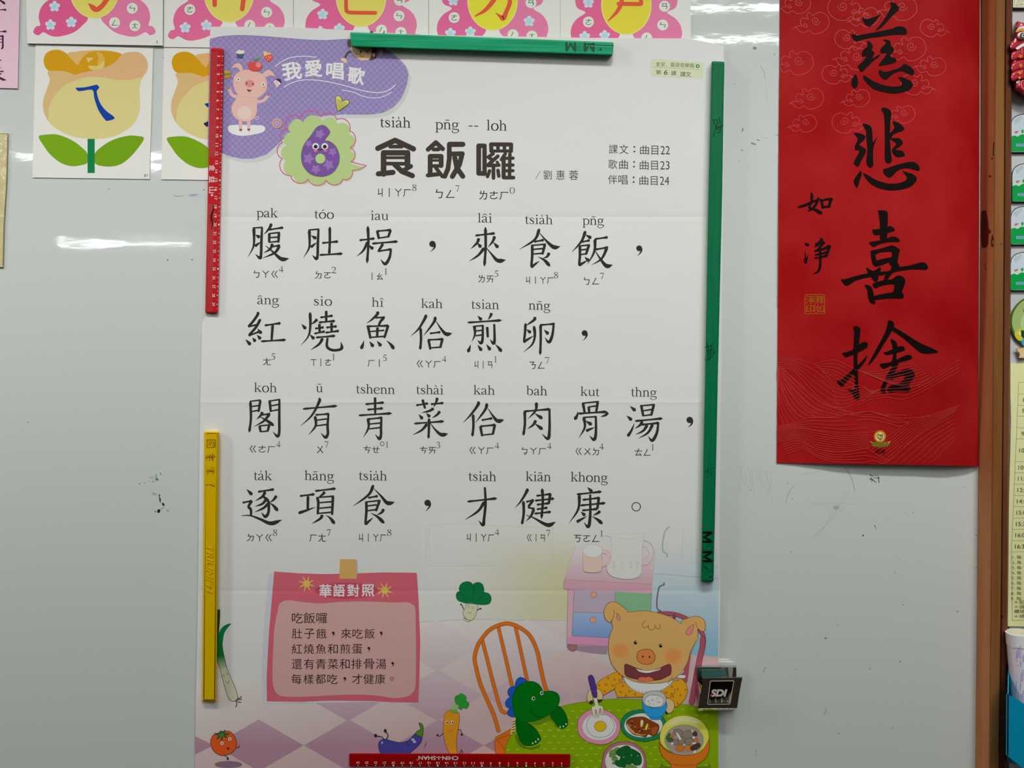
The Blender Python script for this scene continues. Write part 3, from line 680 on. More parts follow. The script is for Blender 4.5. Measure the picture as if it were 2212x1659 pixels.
i.poly('535 300 555 292 568 305 600 312 590 335 545 345 540 325', 'ecc87a'); i.poly('540 345 595 320 620 350 580 388', 'd9564a'); 
for x, y in ((565, 350), (580, 340), (592, 352), (578, 368), (600, 345)): i.poly(ell(x, y, 4), 'f0ddd5', lv=60)
i.build('strawberry_drawing', poster)
i = I(160, 30, Z1)
i.poly('180 470 225 468 240 485 200 495', 'c8a83c'); i.poly('185 495 240 488 240 505 190 510', '6f8f4a'); i.poly('185 512 240 505 238 525 195 538', 'c98c40')
i.build('sandwich_drawing', poster)
i = I(160, 30, Z1)
i.poly('625 570 650 540 695 580 655 625', 'e6dada', False); i.poly('640 545 680 540 698 572 690 580 668 562', '3d3b55'); i.line('632 575 660 618', 5, 'c25560'); i.line('645 560 675 602', 5, 'c25560'); i.poly(ell(655, 542, 7), 'c6404a')
i.build('cake_drawing', poster)
i = I(160, 30, Z1)
i.line(ell(657, 940, 38, 38), 12, 'dda07c', False, True); i.poly(ell(657, 940, 30), 'a795bf'); 
for x, y in ((645, 930), (665, 925), (650, 955)): i.poly(ell(x, y, 3), 'e8dfe8')
i.build('biscuit_drawing', poster)
i = I(160, 30, Z1)
i.out('1182 710 1210 692 1235 715 1245 742 1270 730 1300 735 1298 765 1250 800 1205 828 1190 790', 'd3cd6e', '5b5b36', 5)
for k in range(8): i.line([(1190 + k, 728 + k * 12.5), (1228 + (12 if k < 2 else 55) - max(0, k - 4) * 14, 733 + k * 12)], 4, '6d6c3c', lv=70)
i.build('heart_drawing', poster)
# monkey under the magnet strip
i = I(110, 6, (700, 50, 13.825))
i.line('800 850 700 900 620 1050', 70, '5d4a50'); i.poly('500 1090 540 1045 600 1040 660 1075 690 1170 660 1180 625 1160 620 1200 600 1190 580 1150 530 1130', 'e6c39a')
i.poly(ell(770, 600, 80, 125), '5d4a48'); i.poly('1350 640 1480 640 1570 800 1580 950 1540 1060 1450 1095 1340 1080', '5d4742'); i.poly(ell(1482, 950, 46, 58, rot=.2), 'e0a9a0')
i.poly('800 740 900 600 1200 560 1400 700 1420 900 1380 1040 1290 1100 1100 1105 960 1030 850 900', 'e0ba92'); i.poly(ell(1100, 850, 34, 28), '4a2c1c'); i.poly(ell(1290, 855, 22, 24), '3b2418')
i.line('1105 870 1090 905 1020 935 965 915 970 880', 16, '6b3f24'); i.line('1090 905 1090 960 1120 995 1170 990 1168 965', 16, '6b3f24')
i.poly('1380 230 1470 240 1460 320 1370 310', '5d5350', False); i.line('1800 240 1770 320', 30, '5d5350'); i.poly('1650 800 1740 790 1760 860 1720 920 1660 920', 'e0b9a0')
i.build('banner_monkey', poster)

# number six in its cloud
def scallop(cusps, b):
    out = []; N = len(cusps); cx = sum(p[0] for p in cusps) / N; cy = sum(p[1] for p in cusps) / N
    for a, c in zip(cusps, cusps[1:] + cusps[:1]):
        mx, my = (a[0] + c[0]) / 2, (a[1] + c[1]) / 2; dx, dy = c[0] - a[0], c[1] - a[1]; l = math.hypot(dx, dy)
        nx, ny = dy / l, -dx / l
        for k in range(9):
            t = k / 9; bb = 4 * t * (1 - t); bb = bb ** .7
            out.append((a[0] + dx * t + nx * l * b * bb, a[1] + dy * t + ny * l * b * bb))
    return out
cus = [(752, 905), (865, 895), (1052, 882), (1192, 905), (1308, 1005), (1312, 1158), (1318, 1283)]
cus2 = [(1332, 1362), (1248, 1440), (1097, 1448), (935, 1440), (778, 1408), (702, 1255), (705, 1110), (752, 985)]
i = I(330, 8, Z1)
pk = scallop(cus, .34)[:-9] + [(1318, 1283), (1400, 1305), (1460, 1318), (1400, 1350)] + scallop(cus2 + [(752, 905)], .32)[:-9]
i.poly([(1030 + (x - 1030) * .95 + 16, 1170 + (y - 1170) * .95 + 24) for x, y in pk], 'b5c98a', False)
i.line(pk, 8, 'cf5f8c', False, True, cap=False)
i.build('number_cloud', poster)
i = I(330, 16, Z1); six = '1055 957 1090 965 1125 1003 1127 1030 1085 1092 1130 1102 1185 1150 1215 1230 1205 1310 1150 1385 1060 1416 960 1395 895 1325 875 1240 895 1140 960 1050 1010 980'
i.out(six, '7d58a0', '6b6a6e', 6)
for x, y, r, a in ((1040, 1035, 50, .1), (940, 1120, 36, .4), (940, 1255, 56, 0), (1005, 1350, 48, .3), (1120, 1310, 54, .5), (1155, 1195, 42, .2)): i.poly(star(x, y, r, r * .55, 5, a), '9a76b8', False, lv=20)
i.line(six, 6, '6b6a6e', True, True); i.poly(ell(1045, 1255, 47), 'b5c98a'); i.line(ell(1045, 1255, 47), 5, '6b6a6e', False, True)
for x in (1003, 1085): i.poly(ell(x, 1145, 31), 'eceaec'); i.line(ell(x, 1145, 31), 5, '8b8a90', False, True); i.poly(ell(x, 1148, 17), '2b2a33')
i.line('1025 1168 1045 1175 1065 1166', 6, '3a2340'); i.poly(ell(1002, 1184, 15, 13), 'd9799a'); i.poly(ell(1090, 1182, 15, 13), 'd9799a')
i.build('number_six', poster)

# title characters, round heavy strokes
TITLE = (('160 445 325 368 500 450', 52), ('278 428 388 428', 36), ('215 487 215 690', 54), ('215 487 443 487', 52), ('443 487 443 606', 56), ('215 534 440 534', 28), ('215 590 440 592', 36), ('165 688 305 674', 50), ('322 600 390 665 490 706', 50), ('475 616 405 655', 44),
               ('640 455 715 388 780 450', 44), ('690 455 740 455', 36), ('660 522 660 692', 46), ('660 520 765 520', 46), ('765 520 765 610', 46), ('660 560 765 560', 24), ('660 613 765 612', 34), ('638 702 745 690', 40), ('712 625 778 714', 36), ('845 406 972 406', 50), ('843 406 843 540 830 640 800 712', 46), ('843 498 968 496', 46), ('966 496 940 600 872 714', 48), ('895 530 915 630 972 712', 48),
               ('1124 420 1180 420', 44), ('1180 420 1180 686', 42), ('1124 420 1124 684', 46), ('1124 684 1180 686', 44), ('1242 406 1434 408', 40), ('1242 406 1245 470', 40), ('1434 408 1432 470', 40), ('1242 470 1434 470', 30), ('1308 410 1308 468', 34), ('1370 410 1370 468', 34),
               ('1262 495 1215 528 1262 560', 34), ('1306 520 1212 604', 36), ('1212 610 1318 606', 32), ('1300 575 1316 604', 28), ('1265 605 1265 728', 36), ('1228 660 1208 714', 34), ('1308 655 1316 710', 34), ('1378 496 1342 552', 34), ('1362 545 1362 720', 40), ('1362 540 1452 538', 32), ('1362 605 1452 604', 32), ('1362 660 1452 658', 30), ('1362 724 1456 724', 36), ('1422 500 1418 720', 34))
for a, c in ((0, 12), (12, 26), (26, 99)):
    i = I(340, 3, (780, 220, 4.424))
    for pts, w in TITLE[a:c]: i.line(pts, w, '443d38', False)
    i.build('title_character', poster)

# words in serif letters above the characters
WORDS = [('title', 34, [('tsia|h', 821, 887, 274.7), ('pn_g', 940, 992, 279), ('--', 1012, 1033, 279), ('loh', 1051, 1095, 281.5)]),
 ('r1', 30, [('pak', 554, 600, 469), ('to/o', 679, 720, 471.8), ('iau', 801, 839, 475), ('la^i', 1032, 1063, 480.5), ('tsia|h', 1134, 1194, 483.5), ('pn_g', 1258, 1305, 485.3)]),
 ('r2', 30, [('a^ng', 557, 603, 657), ('sio', 678, 716, 659.6), ('hj^', 803, 829, 662.5), ('kah', 910, 956, 665), ('tsian', 1018, 1078, 666.8), ('nn_g', 1142, 1189, 668.8)]),
 ('r3', 30, [('koh', 549, 598, 846.5), ('u_', 683, 697, 847.4), ('tshenn', 769, 853, 849.6), ('tsha\\i', 899, 958, 851), ('kah', 1023, 1069, 852), ('bah', 1137, 1182, 853.3), ('kut', 1254, 1295, 855), ('thng', 1363, 1419, 856.2)]),
 ('r4', 31, [('ta|k', 548, 588, 1037), ('ha_ng', 658, 722, 1037), ('tsia|h', 775, 836, 1037), ('tsiah', 1012, 1072, 1038.4), ('kia_n', 1136, 1190, 1039), ('khong', 1233, 1313, 1040)])]
ZHU = [[('ㄐ丨ㄚㄏ', 816, 887, 406, 425), ('8', 891, 899, 412), ('ㄅㄥ', 941, 982, 409, 428), ('7', 984, 992, 414), ('ㄌㄜㄏ', 1035, 1098, 412, 431), ('0', 1102, 1111, 418)],
 [('ㄅㄚㄍ', 548, 600, 584, 600), ('4', 603, 612, 588), ('ㄉㄛ', 680, 715, 586, 602), ('2', 717, 726, 590), ('丨ㄠ', 803, 827, 589, 605), ('1', 831, 836, 593), ('ㄌㄞ', 1033, 1066, 594, 610), ('5', 1068, 1076, 598), ('ㄐ丨ㄚㄏ', 1136, 1195, 597, 613), ('8', 1197, 1205, 601), ('ㄅㄥ', 1261, 1294, 599, 615), ('7', 1296, 1304, 603)],
 [('ㄤ', 568, 585, 773, 789), ('5', 586, 594, 777), ('ㄒ丨ㄜ', 671, 715, 774, 791), ('1', 718, 723, 778), ('ㄏ丨', 794, 820, 776, 792), ('5', 827, 835, 780), ('ㄍㄚㄏ', 900, 952, 778, 794), ('4', 955, 964, 782), ('ㄐ丨ㄢ', 1025, 1064, 779, 796), ('1', 1068, 1073, 783), ('ㄋㄥ', 1144, 1176, 781, 797), ('7', 1177, 1186, 785)],
 [('ㄍㄜㄏ', 539, 594, 962, 978), ('4', 597, 606, 966), ('ㄨ', 684, 698, 963, 979), ('7', 701, 709, 967), ('ㄘㄝ', 785, 820, 963, 979), ('1', 834, 838, 967), ('ㄘㄞ', 907, 941, 964, 980), ('3', 943, 950, 968), ('ㄍㄚㄏ', 1014, 1066, 965, 981), ('4', 1069, 1078, 969), ('ㆠㄚㄏ', 1127, 1179, 966, 982), ('4', 1182, 1191, 970), ('ㄍㄨㄉ', 1243, 1294, 967, 983), ('4', 1295, 1304, 971), ('ㄊㄥ', 1371, 1405, 969, 985), ('1', 1408, 1412, 973)],
 [('ㄉㄚㄍ', 533, 587, 1153, 1169), ('8', 590, 598, 1157), ('ㄏㄤ', 668, 704, 1153, 1170), ('7', 706, 714, 1157), ('ㄐ丨ㄚㄏ', 775, 834, 1152, 1170), ('8', 837, 845, 1157), ('ㄐ丨ㄚㄏ', 1008, 1067, 1152, 1170), ('4', 1069, 1078, 1156), ('ㄍ丨ㄢ', 1138, 1178, 1153, 1170), ('7', 1180, 1188, 1158), ('ㄎㄛㄥ', 1240, 1294, 1155, 1171), ('1', 1297, 1302, 1159)]]
for (nm, em, ws), zs in zip(WORDS, ZHU):
    y = ws[0][3]
    for w, x0, x1, yb in ws:
        i = I(y, 4); i.serif(w, x0, x1, yb, em, BK); i.build('romanised_word', poster)
    for z, dg in zip(zs[0::2], zs[1::2]):
        i = I(y + 130, 4); i.text(z[0], (z[1], z[3], z[2], z[4]), BK, .006, k=.01); i.serif(dg[0], dg[1], dg[2], dg[3], 20, BK)
        if z[0] == 'ㄘㄝ': i.line(ell(825.5, 958.5, 4.3), 1.2, BK, False, True)
        i.build('phonetic_sign', poster)

# the four lines of large written characters
def write(y, tf, text, w):
    for ch in text.strip().split('\n'):
        i = I(y, 4, tf); i.kai(ch, w, BK); i.build('written_character', poster)
def comma(y, tf, x, y2, r, tx, ty):
    i = I(y, 4, tf); x, y = x, y2
    i.poly(ell(x, y, r, r), BK, False)
    i.brush([(x + r * .2, y - r * .2, r * 1.3), (x + r * .75, y + r * .4, r * .75), (x + r * .5, y + r * 1.4, r * .5), (tx, ty, 1)], BK, cap=False); i.build('punctuation_mark', poster)
K1 = '''p 165 298 168 470 152 560 90 672;H 150 306 275 298;g 268 298 260 480 255 640 240 682 182 632;d 185 390 240 425;p 178 535 252 480;p 368 252 378 275 340 335 288 388;h 350 328 538 300;S 360 370 358 492;H 355 376 492 362;S 482 362 473 490;H 370 427 468 420;H 368 484 470 474;p 400 502 370 570 285 620;h 372 545 495 524;p 490 522 430 615 270 688;n 312 528 405 605 510 695 608 690;
p 862 325 866 500 850 580 785 685;H 850 332 985 320;g 978 320 970 500 965 660 945 690 900 645;d 885 400 950 440;p 880 548 955 488;s 1120 290 1120 480 1112 640;h 1022 495 1228 475;h 990 645 1282 628;
h 1492 460 1685 437;s 1598 282 1605 500 1588 752;p 1600 475 1540 590 1455 665;d 1610 520 1665 572;S 1715 338 1738 445;h 1708 346 1895 330;S 1885 330 1855 418;H 1740 432 1872 412;h 1650 502 1978 475;S 1790 502 1755 560 1728 605;h 1725 598 1900 572;g 1890 572 1870 680 1815 758 1755 695'''
YY = 540; TF = (520, 440, 5.821); write(YY, TF, K1, 36)
TF = (900, 440, 4.254)
write(YY, TF, '''h 538 293 722 272;s 632 216 634 400 622 578;p 572 316 555 360 495 418;d 558 360 592 402;p 718 298 700 345 655 402;d 705 355 750 405;p 622 405 565 475 480 530;n 638 402 690 465 745 522 820 518;
p 1128 230 1085 330 945 420;n 1130 270 1200 350 1262 400 1320 393;h 1080 350 1170 333;S 1062 375 1062 480 1052 585;p 1050 585 1130 525;H 1062 383 1188 372;S 1180 370 1155 468;H 1070 420 1162 412;H 1070 463 1152 456;p 1218 450 1200 485 1160 502;d 1115 488 1175 520 1225 575;
p 1552 250 1515 345 1425 448;d 1552 285 1605 318;h 1518 352 1592 336;S 1500 385 1500 480 1492 570;p 1490 568 1572 520;H 1500 388 1592 378;S 1585 376 1555 470;H 1505 426 1572 418;H 1505 468 1560 460;d 1545 490 1584 528;h 1640 325 1758 308;p 1640 322 1632 440 1570 558;h 1640 422 1762 400;p 1752 398 1700 505 1605 565;n 1640 432 1690 510 1745 572 1802 562''', 27)
comma(YY, TF, 145, 370, 29, 123, 444); comma(YY, TF, 2045, 410, 27, 2026, 485)
YY = 720; TF = (520, 630, 5.821)
write(YY, TF, '''S 208 256 215 285 150 380 92 440;h 92 440 228 412;S 248 345 190 450 98 552;h 98 555 245 498;d 212 465 260 528;d 60 600 125 670;d 148 580 186 628;d 205 545 252 598;h 300 425 505 396;S 402 418 388 612;h 255 625 570 606;
d 765 408 820 470;p 962 345 935 375 885 415;p 872 260 875 430 850 560 755 678;d 870 540 925 597;h 1000 325 1160 302;S 1075 240 1075 378;h 980 388 1188 368;h 935 465 1045 448;S 990 405 992 522;h 925 528 1060 500;h 1075 452 1210 435;S 1142 390 1143 508;h 1065 516 1238 493;h 945 577 1190 555;p 1032 585 985 660 878 735;g 1092 578 1085 690 1150 735 1240 730 1272 700 1258 628;
p 1712 250 1720 280 1650 350 1580 400;h 1690 326 1815 325;S 1805 322 1755 380 1735 435;S 1600 435 1632 592;h 1580 437 1868 428;S 1855 422 1805 585;S 1720 448 1715 572;H 1630 502 1805 486;H 1635 575 1805 562;d 1548 615 1538 660 1512 722;d 1620 625 1668 694;d 1715 620 1765 686;d 1835 615 1890 668 1928 724''', 36)
TF = (880, 630, 5.267)
write(YY, TF, '''p 200 263 206 290 130 420 35 510;s 150 410 155 540 145 662;p 318 283 300 350 182 505;n 325 335 385 425 440 482 510 475;h 255 476 378 460;S 240 545 262 660;h 230 550 412 540;S 400 535 375 634;H 262 640 390 630;
d 800 275 845 325;p 958 243 945 280 915 322;h 685 352 1075 326;p 762 390 768 490 730 572;H 745 396 868 385;g 858 383 855 540 835 585 798 550;H 780 447 850 440;H 778 502 850 492;S 908 400 915 522;g 988 368 992 540 978 588 938 540;d 720 602 708 640 688 690;d 800 605 845 672;d 900 600 945 666;d 1000 600 1040 640 1072 684;
p 1442 288 1448 315 1390 360 1340 390;S 1345 360 1337 480 1325 570;p 1318 575 1440 500;p 1440 390 1450 500 1420 600 1318 690;d 1355 430 1405 468;s 1515 368 1517 550 1510 722;h 1515 380 1680 366;g 1665 364 1650 490 1612 575 1562 520;d 1555 435 1606 484''', 32)
comma(YY, TF, 2016, 472, 33, 1994, 562)
YY = 905; TF = (520, 820, 4.809)
write(YY, TF, '''s 100 220 106 400 88 550;H 95 226 208 212;S 205 212 185 337;H 115 280 195 268;H 112 332 188 318;S 300 213 312 337;H 290 224 408 206;g 402 205 400 400 400 545 380 588 333 540;H 312 274 392 258;H 315 327 392 312;p 228 336 205 375 162 415;h 205 368 308 355;p 302 353 240 430 135 490;d 195 385 270 425 345 480;S 195 478 208 546;H 190 482 305 470;S 298 468 280 532;H 208 542 292 532;
h 645 305 1005 273;p 812 190 817 225 740 370 622 482;p 772 378 778 480 703 577;h 775 367 920 356;g 912 355 902 480 905 560 880 600 830 553;H 785 422 895 408;H 785 480 895 466;
h 1295 256 1490 238;h 1315 312 1480 298;h 1225 372 1572 350;S 1395 183 1397 355;p 1322 400 1327 500 1273 602;h 1315 412 1475 395;g 1462 394 1457 500 1457 570 1440 615 1396 568;H 1335 462 1455 450;H 1335 512 1455 497;
h 1822 267 1948 247;S 1888 206 1916 302;h 1975 256 2108 242;p 2042 188 2032 230 2003 290;p 2005 298 1960 325 1878 344;d 1850 360 1890 410;d 1928 348 1966 390;p 2070 328 2040 365 1986 400;h 1802 457 2115 433;s 1957 402 1955 500 1950 614;p 1937 460 1880 525 1783 577;n 1970 452 2025 525 2085 572 2155 563''', 29)
TF = (980, 820, 4.174)
write(YY, TF, '''p 215 198 222 222 160 310 82 393;s 175 312 178 420 168 514;p 300 213 285 270 196 390;n 310 260 345 315 395 372 455 362;h 252 366 350 348;S 240 420 258 512;h 238 422 380 408;S 372 403 352 497;H 260 500 360 490;
s 640 278 642 400 628 505;h 632 287 875 266;g 864 262 864 450 850 533 793 487;p 747 205 738 280 668 356;d 732 305 800 352;p 742 366 715 410 663 446;d 730 395 802 450;
S 1165 207 1183 310;H 1160 213 1308 198;S 1300 194 1285 298;S 1218 243 1222 302;H 1215 247 1282 238;d 1120 288 1112 325 1090 362;h 1118 307 1385 290;p 1390 295 1370 320 1325 335;p 1172 335 1182 430 1128 527;H 1165 341 1290 334;g 1282 334 1282 480 1265 542 1223 503;d 1190 372 1245 407;p 1193 463 1272 430;
d 1590 240 1640 282;d 1560 325 1606 367;p 1568 512 1602 460 1630 393;S 1690 228 1710 332;H 1690 236 1815 225;S 1806 222 1780 327;H 1705 282 1792 268;H 1710 326 1787 315;h 1635 374 1885 350;p 1702 375 1680 410 1633 442;h 1690 407 1855 390;g 1845 390 1832 480 1790 550 1753 508;p 1747 405 1710 460 1638 497;p 1797 400 1750 480 1663 532''', 26)
comma(YY, TF, 2128, 364, 29, 2108, 434)
YY = 1090; TF = (500, 1000, 4.809)
write(YY, TF, '''h 275 300 445 274;p 352 298 320 350 243 397;g 322 345 375 385 388 440 382 520 350 557 308 512;p 367 372 320 425 243 452;p 387 418 330 470 240 512;p 468 340 440 380 393 416;d 393 412 440 448 482 500;d 158 273 215 332;h 115 413 215 394;S 213 392 170 460;S 170 460 200 482 203 545;n 103 548 160 545 215 552 300 585 410 628 528 590;
h 710 344 865 325;S 795 343 792 492;p 695 522 760 500 875 458;h 868 292 1085 266;p 967 298 950 325 903 356;S 890 353 902 420 895 537;H 885 360 1065 345;S 1055 340 1045 542;H 905 414 1045 402;H 905 472 1045 458;H 905 524 1045 512;p 947 538 920 580 833 633;d 983 543 1030 578 1072 634;
p 1475 228 1425 330 1262 450;n 1480 268 1555 345 1620 416 1698 408;h 1420 363 1522 344;S 1400 398 1402 500 1390 642;p 1388 640 1472 568;H 1395 406 1548 390;S 1540 388 1500 502;H 1410 447 1508 435;H 1410 497 1502 485;p 1582 478 1560 515 1508 542;d 1448 520 1520 562 1587 627''', 30)
comma(YY, TF, 2037, 415, 33, 2013, 506)
TF = (960, 1000, 4.809)
write(YY, TF, '''h 238 402 548 368;g 420 252 427 420 412 580 400 645 353 597;p 417 400 350 500 210 594;
p 852 268 858 290 800 390 732 471;s 820 395 824 520 805 642;h 850 405 928 384;S 925 382 870 458;h 868 462 938 478;p 930 478 900 550 845 608;n 850 543 930 572 1070 645 1158 612;h 955 342 1110 322;S 1100 318 1085 427;h 940 392 1142 370;h 960 434 1090 418;h 960 482 1072 465;h 935 527 1108 508;s 1015 266 1022 400 1008 582;
d 1485 253 1535 302;h 1375 327 1635 298;p 1402 325 1390 480 1293 630;h 1435 384 1618 362;S 1605 360 1588 482;h 1412 442 1675 416;h 1430 494 1592 478;g 1515 328 1514 550 1495 663 1448 616;d 1418 508 1462 547;p 1373 614 1482 552;p 1617 498 1595 520 1543 547;d 1533 555 1590 588 1642 634''', 30)
i = I(YY, 4, TF); i.line(ell(1993, 455, 44, 44, 36), 9, BK, False, True, cap=False); i.build('punctuation_mark', poster)

# side notes
i = I(360, 4, (780, 220, 4.424))
i.line('1668 738 1712 660', 4, '4a4642'); 
for t, b in (('劉', (1742, 655, 1822, 742)), ('惠', (1866, 655, 1945, 745)), ('蓉', (1988, 655, 2075, 748))): i.text(t, b, '4a4642', -.012)
i.build('author_line', poster)
i = I(350, 4, (1280, 100, 5.183)); j = .022
for rows in ((1098, '22', ('課', 182, 282), ('文', 300, 402), 0), (1268, '23', ('歌', 176, 276), ('曲', 298, 396), -4), (1440, '24', ('伴', 172, 276), ('唱', 290, 392), -8)):
    y, dg, a, b, dx = rows
    i.text(a[0], (a[1], y, a[2], y + 104), '4a4845', -.008, j); i.text(b[0], (b[1], y + 2, b[2], y + 106), '4a4845', -.008, j)
    i.poly(ell(468 + dx, y + 28, 10), '4a4845'); i.poly(ell(468 + dx, y + 80, 10), '4a4845')
    i.text('曲', (532 + dx, y + 10, 632 + dx, y + 112), '4a4845', -.008, j); i.text('目', (660 + dx, y + 14, 736 + dx, y + 116), '4a4845', -.008, j)
    i.text(dg, (762 + dx, y + 18, 866 + dx, y + 112), '4a4845', -.01, 0)
i.build('track_list', poster)
i = I(150, 4, (1280, 100, 5.183))
i.poly(rrect([(650, 140), (1245, 182), (1240, 368), (650, 335)], 20), 'cdd2b4', False); i.line('668 230 1208 264', 3, '8c9678', False)
i.text('金安．臺語遊樂園', (708, 172, 1135, 222), '55584a', .0, .045); i.poly(ell(1177, 222, 22), '4c8a3f'); i.text('4', (1168, 208, 1186, 236), 'e8ede0', .01)
i.text('第', (708, 266, 768, 316), '55584a', .004); i.text('6', (800, 262, 842, 318), '3f4238', .0, corners=((806, 262), (846, 264), (836, 320), (796, 318))); i.text('課', (880, 274, 938, 326), '55584a', .004); i.text('課文', (982, 282, 1102, 338), '55584a', .004, .04)
i.build('lesson_code_tag', poster)

# pink note
Z2 = (420, 1180, 4.424)
i = I(1350, 14, Z2)
i.poly('710 262 780 262 740 700 735 1100 700 1460 1100 1480 1700 1470 2090 1500 2090 1506 1700 1488 1100 1500 645 1505 640 1280 660 800', 'a9a9ae', False)
i.poly([(762, 241), (1000, 258), (1250, 266), (1500, 260), (1800, 250), (2125, 253), (2142, 520), (2158, 900), (2150, 1250), (2140, 1492), (1900, 1492), (1700, 1480), (1300, 1475), (1000, 1488), (692, 1482), (690, 1250), (710, 850), (740, 500)], 'ac5763', False)
i.build('pink_note', poster)
i = I(1350, 18, Z2)
i.poly('800 600 815 550 860 522 920 517 1050 535 1200 545 1400 532 1600 527 1750 532 1900 538 2030 536 2080 555 2110 600 2115 800 2118 1100 2112 1330 2085 1400 2020 1440 1900 1450 1750 1428 1550 1418 1300 1425 1050 1438 860 1436 790 1410 755 1340 745 1200 755 950 765 780', 'ac8a85')
i.build('note_panel', poster)
i = I(1280, 18, Z2)
i.poly(ell(1452, 425, 300, 78, 40, -.0), 'a74557', False)
for t, b in (('華', (1196, 366, 1308, 484)), ('語', (1328, 364, 1436, 480)), ('對', (1462, 366, 1574, 480)), ('照', (1600, 366, 1716, 478))): i.text(t, b, 'cfc6c6', .018)
for x, y in ((1072, 358), (1818, 420)): 
    for k in range(8):
        a = k * math.pi / 4 + .3; i.poly([(x + 6 * math.cos(a + 1.57), y + 6 * math.sin(a + 1.57)), (x + 52 * math.cos(a - .12), y + 52 * math.sin(a - .12)), (x + 84 * math.cos(a), y + 84 * math.sin(a)), (x + 52 * math.cos(a + .16), y + 52 * math.sin(a + .16))], 'c99f55', False, lv=20)
    i.poly(ell(x, y, 34), 'c99f55', lv=20)
i.build('note_heading', poster)
i = I(1230, 26, Z2); i.poly('1395 128 1555 132 1558 250 1548 312', '9a9598', False); i.poly('1390 122 1545 124 1546 312 1386 310', 'b5915a', False); i.build('tape_print', poster)
i = I(1400, 22, Z2)
i.text('吃飯囉', (932, 634, 1268, 738), '2f1d1e', .0)
def row(txt, y0, y1, xs):
    for t, x in zip(txt, xs):
        if t == '，': comma2(i, x, y0 + (y1 - y0) * .42)
        elif t == '。': i.line(ell(x + 20, y0 + 45, 15), 5, '2f1d1e', False, True, lv=15)
        else: i.text(t, (x, y0, x + 98, y1), '2f1d1e', -.011, lv=15)
def comma2(i, x, y):
    i.poly(ell(x + 14, y, 12), '2f1d1e', lv=15); i.brush([(x + 18, y, 14), (x + 22, y + 14, 9), (x + 6, y + 36, 2)], '2f1d1e', lv=15)
row('肚子餓，來吃飯，', 788, 882, (932, 1050, 1165, 1312, 1400, 1510, 1624, 1770))
row('紅燒魚和煎蛋，', 934, 1028, (930, 1044, 1160, 1272, 1392, 1506, 1652))
row('還有青菜和排骨湯，', 1076, 1174, (930, 1046, 1160, 1276, 1386, 1500, 1620, 1734, 1880))
row('每樣都吃，才健康。', 1222, 1316, (926, 1042, 1156, 1270, 1422, 1506, 1616, 1726, 1866))
i.build('note_text', poster)

# floor tiles, wall and skirting of the printed kitchen
i = I(1500, 2)
i.poly([(424, 1470), (600, 1460), (760, 1440), (900, 1400), (909, 1344), (1010, 1338), (1240, 1340), (1330, 1350), (1552, 1420), (1552, 1799), (419.5, 1799)], mat_fade('floor_print_light', 'b0aca9', 'a38d8d', (640, 1420), (700, 1640), 1500, 'D'), False)
i.build('printed_floor', poster)
i = I(1500, 4)
tile_m = mat_fade('floor_print_dark', 'aea8a8', '8f707f', 1345, 1610, 1500)
for r, cy in ((0, 1390), (1, 1498), (2, 1606), (3, 1714)):
    for k in range(-1, 6):
        cx = 559 + 194.5 * k + (cy - 1606) * .02; a, b = 97, 56
        if r == 0 and k < 2: continue
        if r == 1 and k < 1: continue
        yy = cy + 4
        q = [(cx, yy - b), (cx + a, yy), (cx, yy + b), (cx - a, yy)]
        if cx - a < 421: q = [(max(x, 421.5), y) for x, y in q]; q = [(421.5, yy - b * .35)] + [(cx, yy - b), (cx + a, yy), (cx, yy + b)] + [(421.5, yy + b * .35)] if cx > 440 else [(421.5, yy - 20), (cx + a, yy), (421.5, yy + 20)]
        if cx + a > 1552: continue
        i.poly(q, tile_m, False, lv=5)
i.build('printed_tiles', poster)
i = I(1300, 2)
i.poly([(905, 1342), (910, 1110), (1240, 1110), (1240, 1340), (1000, 1338)], mat_fade('wall_print', 'b7b7b4', 'b0ae8e', (960, 1120), (1235, 1250), 1300, 'P'), False)
i.line('909 1344 1010 1338 1240 1341', .8, '9a8f8e', False)
i.line('921 1135 921 1222 1193 1222 1194 1140', .8, 'a3aaa6', False); i.line('926 1138 926 1216 1189 1216 1189 1142', .7, 'a8aeaa', False); i.line('921 1135 990 1131 1090 1137 1194 1139', .8, 'a5aba7')
i.build('printed_wall', poster)

# cabinet, mugs and fridge
Z4 = (1200, 1120, 5.027); LC = '6f5a5c'
i = I(1280, 6, Z4)
i.poly('1085 200 1768 210 1772 700 1772 800 1050 800 1070 600', mat_fade('fridge_print', 'bab9b7', 'a2b3b9', 1165, 1270, 1230), False)
i.poly('1050 785 1772 790 1768 1500 1400 1470 1030 1000', mat_fade('fridge_print_lower', '9faab0', '6f97ab', 1270, 1420, 1360), False)
i.line('1072 598 1770 655', 4, '7f8488', False); i.line('1600 500 1770 522', 3, '8f9498', False); i.line('1085 330 1050 720', 3, '8a7f86', False)
i.line('1237 90 1195 130 1170 210 1162 320 1175 365 1210 385 1210 415', 15, '8f9493'); i.line('1178 700 1175 720 1130 740 1115 790 1100 900 1105 980 1140 1005 1142 1030', 14, '55595f')
i.line('1390 125 1365 465 1580 492', 3, 'a2a2a2', False); i.line('1390 125 1580 130', 2, 'b5b5b5', False); i.line('1415 215 1405 270 1430 300', 3, 'a8a8a8'); i.line('1440 210 1560 215', 3, 'a8a8a8'); i.line('1440 290 1510 330 1520 350', 3, 'a8a8a8'); i.poly(ell(1500, 285, 4), '9a9a9a'); i.poly(ell(1550, 286, 4), '9a9a9a'); i.line('1490 370 1475 430 1500 448 1520 390 1540 400 1535 450', 3, 'a8a8a8')
i.line('1720 285 1760 300 1770 250', 3, 'b0b0b0'); i.line('1725 470 1760 490 1768 450', 3, 'b0b0b0')
i.build('fridge_print', poster)
i = I(1330, 10, Z4)
